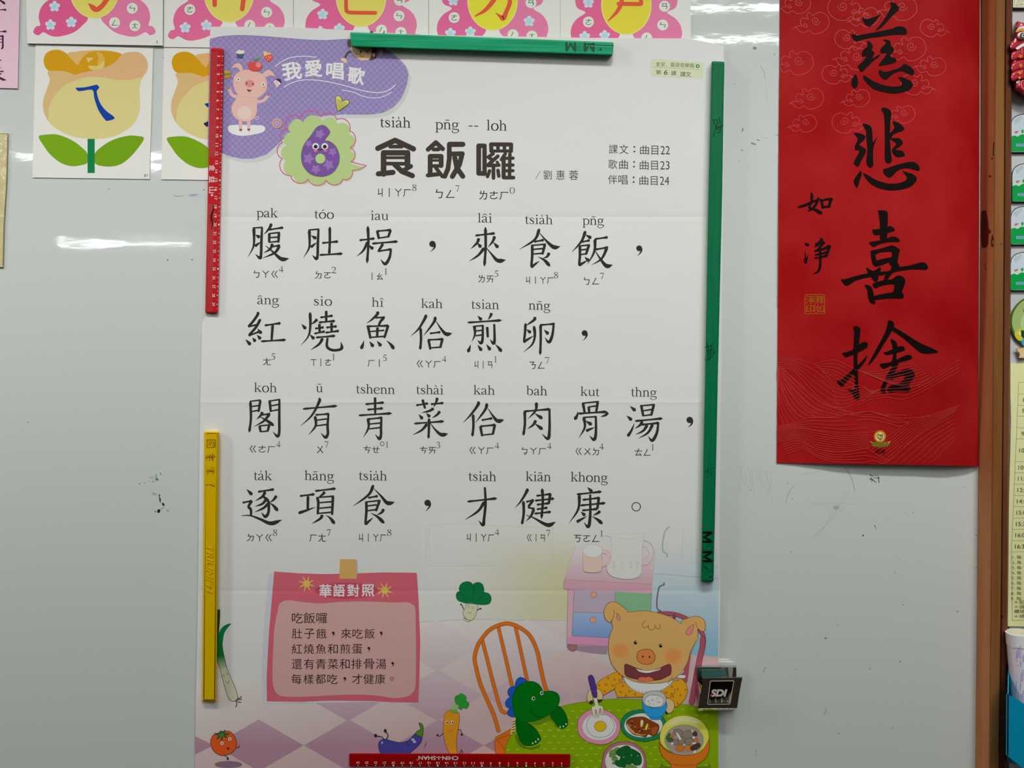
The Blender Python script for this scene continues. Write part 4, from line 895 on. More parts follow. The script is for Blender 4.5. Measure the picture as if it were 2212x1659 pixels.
i.poly('220 305 600 310 1085 330 1050 715 95 665 130 560', mat_fade('counter_print', 'bdb5b7', 'b498a2', 1190, 1250, 1250), False); i.line('220 305 150 480 97 665', 3, '9a8f92'); i.line('97 665 1050 715', 4, LC, False)
i.poly('95 665 1050 715 1048 810 200 775 92 765', 'b18b97', False); i.line('97 665 88 730 95 765 200 775 560 790 1045 812', 4, LC)
i.poly('135 775 200 775 700 790 1045 812 1030 1000 1000 1300 580 1390 122 1362', 'b3919b', False)
i.poly('202 778 650 790 640 1015 190 1015', '9c8f9e', False); i.poly('650 790 1042 815 1032 1010 640 1015', '749878', False); i.poly('190 1015 640 1025 640 1305 580 1295 178 1275', mat_fade('drawer_blue', '8797b3', '6a86ae', 1325, 1370, 1350), False)
i.poly('178 1275 580 1295 580 1390 122 1362 125 1300', 'b57f9c', False)
for a in ('135 775 120 1365 580 1392', '202 778 190 1015 178 1275 580 1297', '650 790 645 900', '190 1015 530 1025', '1045 812 1035 1000'): i.line(a, 4, LC, False)
for x, y in ((415, 828), (405, 1098)): i.out(ell(x, y, 32), 'c08a70', '7a5048', 4, False)
i.out('132 1370 236 1378 232 1420 190 1442 140 1420', '8a6464', '6a4a4a', 4)
i.poly('236 1380 570 1392 560 1475 400 1465 236 1435', '8a7682', False)
i.build('cabinet_print', poster)
i = I(1220, 30, Z4)
i.out('555 500 600 460 608 300 600 210 560 175 955 170 950 220 935 500 930 600 900 640 780 660 640 640 570 590', 'bcbdb8', 'a8a8a2', 3, True); i.line('565 180 680 210 800 222 900 218 955 200', 2.5, 'a2a29c')
i.line('555 500 560 570 620 630 760 660 880 645 925 600', 4, '7d7672'); i.line('955 235 1030 270 1065 350 1050 440 1000 500 940 515', 3.5, '8a8484'); i.line('940 305 990 320 1010 370 995 420 940 440', 3, '9a9494')
for x in (635, 725, 820, 885): i.line([(x - 14, 470), (x, 500), (x + 14, 470)], 3, '9a9a94'); i.line([(x, 510), (x - 3, 560)], 2.5, '9a9a94'); i.line([(x - 12, 520), (x, 540), (x + 10, 522)], 2.5, '9a9a94')
i.build('large_mug_print', poster)
i = I(1230, 50, Z4)
i.line('510 360 560 370 590 420 570 480 500 515', 36, 'c4b0a7'); i.out('297 350 510 350 500 560 480 580 390 588 320 580 302 560', 'c2a99d', '978680', 3, False); i.out(ell(403, 350, 107, 72, 36), 'bcbfbb', '9a9592', 3, False); i.line('510 345 560 350 592 400 575 470 500 525', 3, '8f7a74')
i.build('small_mug_print', poster)

# the vegetables of the poster
LN = '43362f'
i = I(1420, 20, Z2)
i.out('215 640 228 612 243 612 240 720 233 830 260 900 250 1020 225 1080 213 1060', '1f5f3a', LN, 5); i.poly('222 640 232 615 240 630 238 720 230 800 220 900', '2b3f26')
i.poly('235 835 262 780 300 750 345 738 348 745 310 785 280 840 268 900 262 960 240 960', '0e6a3e'); i.line('348 742 310 785 280 840 265 940', 4, '1d4a33')
i.poly('213 900 262 900 275 1000 300 1110 312 1170 250 1205 213 1090', mat_fade('leek_green', '13602f', '9aa98a', 1415, 1450, 1420), False)
i.poly('250 1195 312 1165 345 1250 390 1350 415 1440 395 1475 355 1478 320 1440 285 1330', 'a3a48f'); i.line('213 1085 250 1200 285 1330 320 1440 350 1476 385 1480 412 1455 412 1430 385 1340 345 1250 310 1160 275 1010 266 940', 4.5, LN)
i.line('272 1240 280 1230 288 1238', 4, LN); i.line('304 1222 312 1216 320 1228', 4, LN); i.line('300 1290 312 1308 325 1306 334 1285', 4, LN)
for a in ('412 1455 440 1448 448 1432', '405 1465 440 1465 450 1460', '398 1472 425 1490 445 1492', '392 1476 405 1500 400 1530 392 1528'): i.line(a, 7, '33282a')
i.build('leek_drawing', poster)
Z5 = (410, 1440, 4.022)
i = I(1600, 20, Z5)
i.poly(ell(335, 850, 120, 30), '6e5a66', False)
i.line('400 705 425 702 432 685', 7, '3b2430'); i.line('300 770 325 790 330 810', 7, '3b2430'); i.poly(ell(330, 800, 9, 12), '3b2430')
i.out('180 660 200 600 250 575 310 560 360 570 400 630 405 690 375 740 320 768 260 768 205 730', 'ad4a22', '5a2a22', 5)
i.poly('262 560 270 555 290 565 305 545 310 560 300 575 340 578 345 590 310 598 330 615 318 622 290 605 285 640 272 645 268 610 240 635 228 635 245 600 215 590 213 575 245 582', '2f4a26', False); i.poly('250 600 275 575 300 590 280 612', '3c6a2c')
for x, y in ((280, 666), (348, 628)): i.poly(ell(x, y, 14), 'd3c6bd'); i.poly(ell(x + 1, y + 1, 6), '30231f')
i.poly('318 708 345 702 335 728', '7a1f1c')
i.build('tomato_drawing', poster)
i = I(1600, 20, Z5)
i.line('1690 635 1665 610 1615 602', 8, '2e2233'); i.line('1705 635 1722 600 1700 560', 8, '2e2233'); i.poly(ell(1614, 600, 13, 16), '2e2233'); i.poly(ell(1698, 558, 13, 16), '2e2233')
i.out('1640 690 1650 650 1690 630 1750 645 1830 660 1900 640 1950 590 1970 575 2010 600 2015 640 1980 690 1930 735 1880 770 1700 780 1655 745', '3c3a78', '2a2440', 5)
i.out('1960 580 1985 555 2005 545 2000 520 1990 495 2005 490 2025 515 2028 560 2020 605 1995 605', '4a6a2a', '2a3a1c', 5)
for x, y in ((1938, 634), (1953, 653)): i.poly(ell(x, y, 13, 10), 'c9c9d5'); i.poly(ell(x + 1, y, 5), '2a2440')
i.line('1888 655 1892 680 1920 684', 4, '25203c'); i.poly(ell(1670, 660, 7, 12), '8b88b8'); i.line('2040 690 2055 660', 2.5, '4a3a44'); i.line('2035 706 2060 655', 2.5, '4a3a44')
i.build('eggplant_drawing', poster)
Z3 = (900, 1420, 6.144)
i = I(1590, 24, Z3)
i.line('270 1035 310 1045 350 1010', 9, '3f2430'); i.line('545 962 585 965 605 1020', 9, '3f2430'); i.poly(ell(276, 1033, 15), '3f2430'); i.poly(ell(600, 1025, 16), '3f2430'); i.line('570 1290 595 1225 612 1270', 9, '3f2430')
i.out('405 715 450 705 520 715 560 745 568 820 550 960 530 1080 528 1180 545 1270 520 1300 450 1290 400 1200 365 1080 354 960 358 820 375 750', 'b87420', '5a3018', 5)
i.out('440 705 465 695 520 700 545 725 540 745 490 735', '5c8a34', '3a5a26', 5); i.line('470 690 490 640 530 600', 20, '6a9a44'); i.line('505 695 520 660 560 640', 18, '6a9a44')
i.out('505 560 520 515 560 500 590 480 630 500 660 530 655 575 690 600 692 640 660 680 620 670 590 695 555 670 575 635 530 620', '2a7a2e', '245a28', 5); i.line('560 640 600 600 655 578', 4, '1f5f28')
for x in (402, 472): i.poly(ell(x, 865, 15, 24), 'dcd2c6'); i.poly(ell(x + 2, 866, 9, 13), '2a1a14')
i.line('422 978 440 990 458 980 467 962', 5, '5a3018'); i.line('400 1160 430 1155', 3, '8a5418'); i.line('408 1170 425 1172', 3, '8a5418')
i.build('carrot_drawing', poster)
Z6 = (900, 1220, 6.506)
i = I(1290, 20, Z6)
i.line('660 625 640 575 622 555', 11, '454033'); i.line('840 655 870 625 900 610', 11, '454033'); i.poly(ell(622, 558, 12), '454033'); i.poly(ell(898, 618, 13), '454033')
i.out('700 560 850 560 835 690 800 760 755 780 700 760 655 700 655 660 690 600', 'b0b096', '4a4a38', 5); i.out('668 745 720 775 755 780 740 798 700 795 672 770', 'b0b096', '4a4a38', 5)
G = '12683c'
for q in ('600 380 560 410 556 450 580 500 640 525 720 540 760 480', '930 395 970 390 1020 410 1048 460 1040 520 1000 555 900 560 820 540 840 480', '597 340 610 290 650 250 720 235 770 255 800 300 810 400 800 500 740 530 690 480 620 400', '797 290 830 255 870 247 920 270 945 330 940 400 900 460 830 530 790 520'): i.out(q, G, '0d4a30', 5)
i.poly('690 540 720 490 800 470 870 500 850 560 800 545 760 540', G)
for a in ('600 375 640 430 712 500', '800 290 812 400 795 490', '940 395 900 460 832 515'): i.line(a, 4, '0d4a30')
i.line('718 598 728 584 736 600', 4, '4a4a38'); i.line('778 612 786 602 795 616', 4, '4a4a38'); i.line('724 664 745 684 772 664', 5, '4a4a38')
i.build('leaf_vegetable_drawing', poster)

# chair, dinosaur, table, dishes and the pig at the table
OR, OL = 'b5601f', '5e2c1c'
i = I(1440, 26, Z6)
def rail(pts, w):
    i.line(pts, w, OL); i.line(pts, w - 9, OR)
rail('925 1070 1010 1400 1075 1660 1180 2020 1245 2080', 52); rail('1150 880 1240 1260 1330 1660 1385 1900', 50); rail('1390 870 1470 1240 1560 1660', 50)
rail('1842 1800 1790 1660 1720 1330 1690 1200 1600 1010 1480 900 1300 825 1150 850 1020 920 930 1020 860 1130 815 1300 835 1440 890 1660 960 1830 1080 2100 1150 2330', 56)
i.tf(*Z3)
i.out('1045 1060 1260 945 1300 990 1260 1010 1180 1200 1170 1290 1050 1290 1035 1150', OR, OL, 5, False); i.line('1060 1095 1250 1020', 5, OL); i.line('1060 1095 1165 1215', 5, OL);
i.build('orange_chair_drawing', poster)
i = I(1580, i.top(), Z3)
TG = '6c860f'
i.line('1275 1010 1310 850', 60, 'b8a05a', False); 
for k in range(5): i.line([(1262 + k * 4, 1000 - k * 36), (1320, 985 - k * 36)], 13, '5f3f5a')
tab = '1172 1290 1180 1190 1230 1070 1320 970 1500 840 1780 700 2000 630 2212 592 2500 560 2700 550 3000 560 3300 590 3650 640 4003 700 4003 2300 1172 2300'
i.poly([(min(x, 4004), y) for x, y in cr_spline(pairs(tab)[:-2], False, 5)] + [(4004, 2300), (1172, 2300)], TG, False); i.line('1172 1290 1180 1190 1230 1070 1320 970 1500 840 1780 700 2000 630 2212 592 2500 560 2700 550 3000 560 3300 590 3650 640 4003 700', 5, '3a4a1a')
for r in range(13):
    for k in range(22):
        x = 1215 + k * 122 + (61 if r % 2 else 0); y = 560 + r * 83 - k * 2
        if x > 3960 or y > 2000: continue
        if x < 1172 + 30 or y < 1170 - (x - 1180) * .72 + 60 and x < 1900 or y < 640 and x < 3900: continue
        i.poly([(x - 20, y - 5), (x + 20, y - 7), (x + 22, y + 7), (x - 18, y + 8)], '869a36', True, lv=224, n=2)
i.build('green_table_drawing', poster)
i = I(1540, i.top(), Z3)
i.poly('1320 1020 1400 1150 1500 1195 1640 1150 1650 1060 1630 1190 1520 1225 1380 1190 1310 1080', '4f6a14'); i.poly('1480 840 1700 800 1760 750 1880 900 1900 930 1840 920 1770 840 1600 900', '56701a')
for q in ('1315 400 1318 320 1350 275 1390 265 1440 290 1465 330', '1320 400 1260 390 1215 430 1212 480 1245 525 1290 520', '1280 530 1220 540 1180 590 1185 640 1225 670 1280 670', '1280 675 1225 690 1205 735 1230 775 1300 785'): i.out(q, '1f4a94', '12284f', 5)
GD = '0b5514'
i.out('1320 820 1420 850 1500 880 1580 950 1640 1050 1640 1100 1590 1150 1500 1172 1420 1160 1360 1080 1325 960', GD, '08351c', 5); i.out('1770 760 1870 650 1940 690 1990 780 2008 870 1980 925 1930 945 1880 925 1840 870', GD, '08351c', 5)
i.out('1270 600 1285 480 1350 380 1440 330 1530 318 1610 350 1660 410 1685 450 1790 445 1870 480 1897 545 1880 630 1830 700 1740 770 1620 830 1480 858 1370 850 1300 770', '0b5c14', '08351c', 5)
for x, y in ((1660, 474), (1550, 545)): i.poly(ell(x, y, 22, 26), 'c3c8c0'); i.poly(ell(x + 2, y, 13, 16), '10201a')
i.line('1525 660 1515 700 1540 750 1600 785 1680 795', 6, '073018'); i.line('1690 600 1715 590 1730 605', 5, '073018'); i.line('1830 500 1845 490 1855 510', 5, '073018')
for x, y in ((1540, 1142), (1580, 1120), (1612, 1088), (1905, 923), (1948, 917), (1983, 885)): i.poly(ell(x, y, 10, 12), 'b9c4a8')
i.build('dinosaur_drawing', poster)

Z7 = (1220, 1380, 5.267)
i = I(1450, i.top(), Z4)
RC = '8e4a57'
i.line('1120 1030 1270 1035 1400 1075 1500 1150 1590 1240 1610 1340 1590 1440 1560 1590', 46, '5a2a34'); i.line('1120 1030 1270 1035 1400 1075 1500 1150 1590 1240 1610 1340 1590 1440 1560 1590', 37, RC)
i.line('1290 1050 1275 1200', 36, '7a3a48'); i.line('1455 1390 1400 1680', 52, '5a2a34'); i.line('1455 1390 1400 1680', 43, RC)
i.tf(*Z7); i.line('1570 0 1565 100 1520 300 1445 720', 62, '5a2a34'); i.line('1570 0 1565 100 1520 300 1445 720', 52, RC); i.line('1420 80 1370 480', 52, RC)
i.build('red_chair_drawing', poster)
i = I(1480, i.top(), Z7)
YL = 'b98420'
i.out('600 370 640 400 650 480 635 640 600 560 430 645 400 620 360 530 420 460', YL, '5a3a18', 5)
i.out('1230 480 1300 445 1370 500 1395 590 1360 690 1260 775 1200 700 1100 660 640 665 600 660 620 500', YL, '5a3a18', 5)
for x, y in ((390, 528), (470, 522), (545, 530), (495, 446), (567, 462), (618, 403), (455, 598), (625, 470), (660, 535), (637, 605), (735, 597), (800, 632), (695, 645), (1285, 472), (1285, 572), (1372, 580), (1220, 545), (1318, 642), (1216, 628), (1285, 735), (1155, 613), (1232, 660)): i.poly(ell(x, y, 13), 'a85a1e')
i.line('1255 565 1245 620 1190 670', 5, '5a3a18')
i.out('1240 420 1300 380 1330 330 1355 330 1350 380 1310 410 1360 410 1375 430 1350 450 1280 440', 'b4b2b0', '66605e', 4)
i.out('655 400 700 440 900 470 1100 450 1240 410 1235 470 1180 540 1090 590 980 620 860 615 760 570 690 490', 'b4b2b0', '66605e', 4)
for k in range(22):
    t = k / 21; a = math.pi * (1.02 - 1.04 * t); x = 948 + 285 * math.cos(a); y = 425 + 180 * math.sin(a); i.line([(x - 7, y - 3 + 6 * t), (x + 7, y + 3 - 6 * t)], 5, '55504e', lv=330)
i.build('pig_clothes_drawing', poster)
i = I(1400, i.top(), Z4); SK = 'b08d58'; SL = '5b4026'
i.out('780 1022 720 950 650 908 590 910 540 960 525 1030 545 1095 590 1130 620 1110', SK, SL, 5)
i.out('1365 1140 1430 1085 1500 1062 1570 1070 1615 1110 1628 1170 1615 1220 1585 1225 1545 1200 1545 1290 1500 1370 1440 1400', SK, SL, 5)
head = '610 1130 620 1190 590 1270 575 1380 580 1480 610 1580 670 1660 760 1730 900 1780 1100 1790 1250 1760 1360 1680 1430 1570 1465 1450 1510 1370 1545 1290 1450 1200 1365 1140 1250 1070 1100 1022 950 1002 800 1012 700 1010'
i.poly(head, SK); i.line('610 1130 620 1190 590 1270 575 1380 580 1480 610 1580 670 1660 760 1730 900 1780 1100 1790 1250 1760 1360 1680 1430 1570 1465 1450 1495 1390 1530 1320', 5, SL); i.line('780 1020 950 1002 1100 1022 1250 1070 1365 1142', 5, SL)
i.line('635 990 632 1060 605 1115', 5, SL); i.line('1520 1120 1530 1160 1550 1205', 5, SL); i.line('650 1020 668 1028', 4, SL)
i.out('668 1035 690 1050 705 1085 690 1108 668 1090', 'b5736a', SL, 4); i.out('1500 1150 1495 1200 1470 1255 1430 1268 1415 1240 1440 1190', 'b5736a', SL, 4)
i.line('975 1108 945 1150 950 1180 985 1185 1010 1160 1010 1190 1045 1212 1075 1190 1080 1160 1100 1195 1130 1195 1138 1165 1125 1145', 5, SL)
i.poly(ell(705, 1435, 92, 85, 36), 'b5824e', False); i.poly(ell(705, 1435, 68, 62, 32), 'b67c4a', False); i.poly(ell(1272, 1488, 98, 90, 36), 'b5824e', False); i.poly(ell(1272, 1488, 72, 66, 32), 'b67c4a', False)
for x, y in ((868, 1348), (1142, 1382)): i.poly(ell(x, y, 17, 21), '2b1a10'); i.poly(ell(x + 5, y - 8, 5), 'cdb998')
i.out('882 1500 895 1450 940 1425 990 1418 1040 1430 1075 1475 1080 1525 1050 1570 990 1585 930 1572 895 1545', 'b4703f', SL, 6)
i.poly(ell(948, 1500, 8, 13), '3a1a14'); i.poly(ell(1021, 1504, 8, 13), '3a1a14')
i.tf(*Z7)
i.out('680 310 700 288 760 310 850 345 950 362 1060 340 1150 300 1190 288 1210 320 1205 400 1160 430 1080 465 950 475 820 460 720 435 685 400', '6a383c', '4a241e', 6)
i.poly('805 340 860 352 950 362 1050 345 1085 332 1080 352 1000 378 930 390 850 375', 'c0bab8'); i.line('805 340 850 375 930 390 1000 378 1085 335', 4, '5a3430')
i.out('835 455 860 435 900 435 920 440 950 430 1000 448 1005 470 930 488 860 485', 'b5664a', '7a3a2e', 4); i.line('830 470 832 492 842 492 840 478', 4, '5a5a5a'); i.line('1172 508 1222 440', 7, '5b5b58')
i.build('pig_head_drawing', poster)
i = I(1530, i.top(), Z7)
i.out('290 575 265 610 252 680 275 730 310 735 325 680 385 690 420 700 432 650 410 590 365 570', 'b69a72', SL, 5); i.poly('275 720 300 700 325 715 310 745 285 742', '2f2a22'); i.poly('370 705 400 690 425 690 415 715 380 725', '2f2a22')
i.out('145 980 165 900 240 830 330 800 440 805 540 850 610 920 632 1000 610 1090 550 1160 450 1200 340 1195 230 1155 160 1080', 'b5788a', '5a3a40', 5)
i.poly(ell(392, 1000, 192, 152, 40), 'b0b0b5', False); i.out('250 980 265 920 300 880 350 865 420 860 500 875 545 930 562 990 540 1060 480 1105 400 1122 320 1105 265 1050', 'c6c4c4', '3f3f40', 4)
i.out(ell(405, 995, 68, 60, 30), 'c59420', '7a5416', 5, False)
i.out('320 650 362 650 385 750 430 770 440 850 425 862 410 800 395 802 385 885 370 885 360 812 345 815 350 890 330 885 305 800 315 770 342 752', 'b3b095', '4a4a3c', 4)
i.out('268 440 290 412 320 425 345 500 368 655 320 658 290 540', '46326e', '2c2048', 5)
i.build('fried_egg_drawing', poster)
i = I(1560, i.top(), Z7)
i.out('638 970 660 890 740 830 860 805 1000 815 1100 870 1150 950 1160 1020 1100 1110 980 1160 860 1165 740 1130 660 1060', '1f6b4a', '164030', 5); i.poly(ell(895, 985, 218, 138, 40), 'aeb0a8', False)
i.out('700 950 740 905 820 890 900 890 980 930 1020 950 1070 985 1065 1050 1030 1100 1000 1105 950 1085 920 1118 860 1105 780 1085 720 1020', '6e3a1c', '3f2012', 5)
i.poly('710 960 760 1030 850 1085 930 1085 860 1100 770 1070 715 1010', 'a8805a'); i.poly('985 1030 1030 1000 1060 1010 1030 1080 1000 1090', '8a4a24')
i.poly('862 940 880 920 895 940 885 990 865 1000', 'c4b47a'); i.poly('918 1000 940 960 948 990 930 1035 915 1030', 'c0a84a')
for x, y in ((765, 938), (745, 985), (800, 1000), (850, 1050), (900, 1030), (960, 1020)): i.poly(ell(x, y, 11, 8), '9a6a48'); 
for x, y in ((765, 957), (805, 1062), (842, 1030), (880, 1052)): i.poly(ell(x, y, 9, 12), '4a2412')
i.build('fish_plate_drawing', poster)
i = I(1500, i.top(), Z7)
i.out('1140 690 1190 680 1240 720 1245 780 1220 830 1180 850 1155 850 1140 780', 'b69a72', SL, 5); i.poly('1125 700 1150 700 1165 770 1140 770', '1f1f1c'); i.poly('1150 820 1175 850 1150 858', '1f1f1c')
i.out('882 700 900 630 960 600 1030 592 1100 605 1145 650 1150 720 1100 780 950 780 890 740', '9c9a98', '3f3f40', 5)
i.out('905 720 925 670 970 640 1010 640 1060 645 1110 670 1128 700 1100 760 1020 780 930 755', 'c4c2c0', '3a3a3a', 4)
for a in ('945 705 955 715', '990 700 1008 690', '960 745 970 738', '1005 750 1010 745', '1050 680 1055 672', '1060 715 1082 728'): i.line(a, 6, '3c4c44')
i.out('882 705 920 760 1010 782 1100 775 1150 730 1158 790 1130 850 1105 880 1112 905 1050 920 980 915 962 890 920 850 890 780', '2a7fb5', '1a4a70', 5); i.line('962 885 1030 895 1105 880', 5, '1a4a70')
i.build('rice_bowl_drawing', poster)
i = I(1600, i.top(), Z7)
i.poly('1110 1400 1160 1450 1600 1450 1640 1400 1620 1560 1100 1560', '566d1a')
i.out('1085 1180 1090 1060 1140 960 1230 895 1330 870 1440 880 1550 930 1620 1020 1640 1120 1600 1250 1400 1330 1200 1280', 'b5b04a', '5a4a20', 5); i.poly('1160 1000 1230 920 1330 890 1450 900 1540 950 1480 960 1340 940 1220 980', 'b9b784')
i.poly(ell(1358, 1150, 224, 178, 44), '857a6c', False); i.line(ell(1358, 1160, 200, 150, 40)[2:18], 4, '9c9284')
i.out('1080 1100 1090 1200 1150 1270 1250 1310 1370 1325 1480 1310 1580 1250 1640 1150 1640 1260 1600 1360 1510 1430 1500 1480 1500 1560 1220 1560 1205 1430 1120 1350 1078 1240', 'b56220', '5a3018', 5); i.line('1205 1425 1350 1440 1505 1430', 5, '7a3a1a')
for q in ('1235 1060 1260 1030 1320 1035 1340 1070 1310 1100 1250 1090', '1340 1070 1400 1040 1450 1060 1460 1110 1400 1135 1350 1120', '1290 1120 1340 1110 1370 1150 1350 1200 1300 1200', '1375 1150 1430 1130 1465 1160 1440 1200 1380 1205', '1225 1160 1260 1140 1290 1170 1285 1205 1240 1200'): i.out(q, '75695c', '3a322a', 4)
for q, c in (('1150 1130 1180 1080 1200 1075 1180 1150', '2e5a2e'), ('1165 1160 1210 1120 1235 1150 1200 1175', '2e5a2e'), ('1205 1100 1225 1085 1240 1110 1215 1130', 'a8602c'), ('1265 1240 1310 1205 1360 1225 1350 1270 1290 1280', 'a8602c'), ('1375 1230 1420 1210 1450 1230 1440 1270 1390 1275', 'b06a30'), ('1430 1230 1520 1185 1545 1220 1500 1260 1445 1270', '40362a'), ('1455 1090 1480 1050 1505 1070 1500 1110', '40362a'), ('1470 1150 1500 1130 1520 1160 1490 1180', 'a8602c')): i.out(q, c, '2f261e', 3)
for q in ('1265 1075 1285 1070 1325 1135 1305 1150', '1435 1040 1450 1030 1465 1055 1450 1065', '1452 1115 1475 1108 1485 1130 1460 1140', '1450 1180 1490 1175 1490 1195 1455 1200', '1205 1190 1230 1175 1240 1195 1215 1212', '1460 1290 1480 1265 1500 1280 1475 1308', '1345 1200 1370 1195 1365 1215 1348 1216', '1200 1050 1228 1042 1225 1058'): i.out(q, 'c2beb4', '4a4238', 2.5)
i.build('soup_bowl_drawing', poster)
i = I(1630, i.top(), Z7)
i.out('430 1380 460 1270 550 1195 660 1168 770 1180 870 1250 920 1350 925 1450 900 1560 450 1560', '8a5a64', '4a2f34', 5); i.poly(ell(678, 1390, 218, 185, 44), 'b2aea2', False)
for q in ('505 1310 530 1265 590 1270 610 1300 560 1320', '505 1330 560 1310 580 1345 530 1350', '535 1365 590 1345 600 1375 545 1385', '540 1410 600 1380 610 1410 560 1430', '560 1260 600 1235 640 1260 610 1290', '680 1460 740 1430 800 1450 820 1475 680 1475'): i.out(q, '5a7a3c', '2c4420', 4)
for q in ('580 1300 620 1250 700 1215 750 1245 730 1310 640 1340', '700 1250 760 1250 830 1285 860 1320 800 1350 720 1320', '640 1340 700 1320 780 1340 790 1400 720 1430 630 1400', '780 1340 850 1310 875 1370 860 1430 800 1440 770 1400', '570 1400 640 1380 700 1410 680 1460 600 1450'): i.out(q, '17502a', '0d3018', 4)
for x, y in ((670, 1345), (760, 1325), (830, 1330)): i.poly(ell(x, y, 7), '6a9a78')
i.build('greens_plate_drawing', poster)

# ------------------------------------------------------------------ the red scroll
def scroll_h(x, y):
    wob = .0012 * (1 - math.cos(max(0, min(1, (x - 1685) / 340)) * 2 * math.pi)) * max(0, (y - 850) / 155.0) if y > 850 else 0
    top = .026 - .018 * max(0, min(1, (y - 550) / 450)) ** 1.2
    if x < 2028: return .0014 + top * max(0, (x - 1684) / 344) + wob
    t = min(1, (x - 2028) / 86.0)
    return .0014 + top * (1 - t ** 2) ** .5 + wob * (1 - t)
scroll = empty('calligraphy_scroll', 1890, 1000, 'long red paper scroll with four large black brush characters, tucked against the wooden frame', 'scroll')
m, nt, b = new_mat('red_paper'); b.inputs['Roughness'].default_value = .55; b.inputs['Specular IOR Level'].default_value = .05
g = nt.nodes.new('ShaderNodeNewGeometry'); nz = nt.nodes.new('ShaderNodeTexNoise'); nz.inputs['Scale'].default_value = 14; nz.inputs['Detail'].default_value = 4
r = nt.nodes.new('ShaderNodeValToRGB'); r.color_ramp.elements[0].position = .35; r.color_ramp.elements[1].position = .68
r.color_ramp.elements[0].color = (.35, .004, .005, 1); r.color_ramp.elements[1].color = (.43, .014, .015, 1)
link(nt, g.outputs['Position'], nz.inputs['Vector']); link(nt, nz.outputs['Fac'], r.inputs[0]); link(nt, r.outputs[0], b.inputs['Base Color']); RED = m
nx = 60; ny = 40; vs = []; fs = []
for k in range(2):
    for j in range(ny + 1):
        y = -250 + (1254 if False else 0) + (j / ny) * 1250
        for q in range(nx + 1):
            t = q / nx; xl = 1685 - 7 * max(0, y) / 1000; xr = 2116.5 - 3.0 * max(0, y) / 1000
            x = xl + (xr - xl) * (1 - (1 - t) ** 2)
            yy = y + (7 * (x - 1677) / 436 if j == ny else 0)
            vs.append(P(x, yy, scroll_h(x, yy) - (.0004 if k else 0)))
W1 = nx + 1; NB = W1 * (ny + 1)
for j in range(ny):
    for q in range(nx):
        a = j * W1 + q; fs.append((a, a + W1, a + W1 + 1, a + 1)); fs.append((NB + a, NB + a + 1, NB + a + W1 + 1, NB + a + W1))
nf = len(fs)
def rim(a, c):   # the cut edge, with vertices of its own so that it stays crisp
    n0 = len(vs); vs.extend([vs[k] for k in a]); vs.extend([vs[k] for k in c]); m_ = len(a)
    for k in range(m_ - 1): fs.append((n0 + k, n0 + m_ + k, n0 + m_ + k + 1, n0 + k + 1))
for ids in ([ny * W1 + q for q in range(W1)], list(range(W1)), [j * W1 for j in range(ny + 1)], [j * W1 + nx for j in range(ny + 1)]):
    rim(ids, [NB + k for k in ids])
sheet_o = mesh_obj('paper', vs, fs, [RED], None, scroll, False)
sheet_o.data.polygons.foreach_set('use_smooth', [k < nf for k in range(len(fs))])

def SI(b, o, y=None, kind='scroll'): return Ink(scroll_h, y, base=b, kind=kind, tf=o)
R1, R2, R3 = (1660, 0, 4.609), (1660, 360, 4.609), (1660, 680, 4.609)
# printed cloud scrolls
def cloud(i, cx, cy, s, fl=1, a=0.0):
    ca, sa = math.cos(a), math.sin(a)
    def T(pts): return [(max(122, cx + fl * s * (x * ca - y * sa)), cy + s * (x * sa + y * ca)) for x, y in pts]
    spiral = [(.34 * (1 - k / 16) * math.cos(k * .72) , .34 * (1 - k / 16) * math.sin(k * .72)) for k in range(15)]
    c = mat_cl
    i.line(T(spiral), 4.5, c, lv=3, cap=False)
    i.line(T([(x * .55 - .75, y * .55 + .35) for x, y in spiral[:12]]), 4.5, c, lv=3, cap=False)
    i.line(T([(-1.7, .62), (-1.4, .5), (-1.25, .72), (-.9, .9), (-.5, .72), (-.2, .95), (.3, .92), (.75, .65), (1.0, .2), (.85, -.35), (.45, -.6), (.05, -.55), (-.2, -.38), (-.45, -.6), (-.65, -.4), (-.55, -.1), (-.95, -.2), (-1.15, .1), (-1.0, .4), (-1.3, .38), (-1.7, .62)]), 4.5, c, lv=3, cap=False)
cl_m, nt, b = new_mat('cloud_print'); b.inputs['Base Color'].default_value = (.50, .030, .030, 1); b.inputs['Roughness'].default_value = .45; mat_cl = cl_m
i = SI(2, R1)
for cx, cy, s, f, a in ((470, 205, 135, 1, 0), (300, 600, 150, 1, .1), (780, 370, 120, -1, 0), (880, 560, 140, 1, .2), (420, 960, 130, 1, 0), (760, 1200, 130, -1, .1), (370, 1210, 110, 1, 0), (1420, 460, 150, 1, 0), (1330, 60, 150, 1, .1), (740, 60, 150, -1, 0), (300, 20, 120, 1, 0), (1450, 820, 130, -1, 0), (1350, 1120, 110, 1, 0), (1650, 640, 120, 1, .2), (900, 960, 110, 1, 0), (650, 720, 120, -1, .1), (1620, 260, 110, -1, 0), (980, 150, 120, 1, 0)):
    cloud(i, cx, cy, s, f, a)
i.build('cloud_pattern', scroll)
wv_m, nt, b = new_mat('wave_print'); b.inputs['Base Color'].default_value = (.62, .055, .045, 1); b.inputs['Roughness'].default_value = .42; WV = wv_m
i = SI(2, R3)
def fam(a, c, n, w=3.2):
    a, c = cr_spline(pairs(a), False, 6), cr_spline(pairs(c), False, 6)
    for k in range(n):
        t = k / (n - 1); i.line([(p[0] + (q[0] - p[0]) * t, p[1] + (q[1] - p[1]) * t) for p, q in zip(a, c)], w, WV, False, lv=3, cap=False)
fam('95 500 180 570 330 720 500 860 640 925', '85 580 95 800 100 950 140 1060 150 1100', 11)
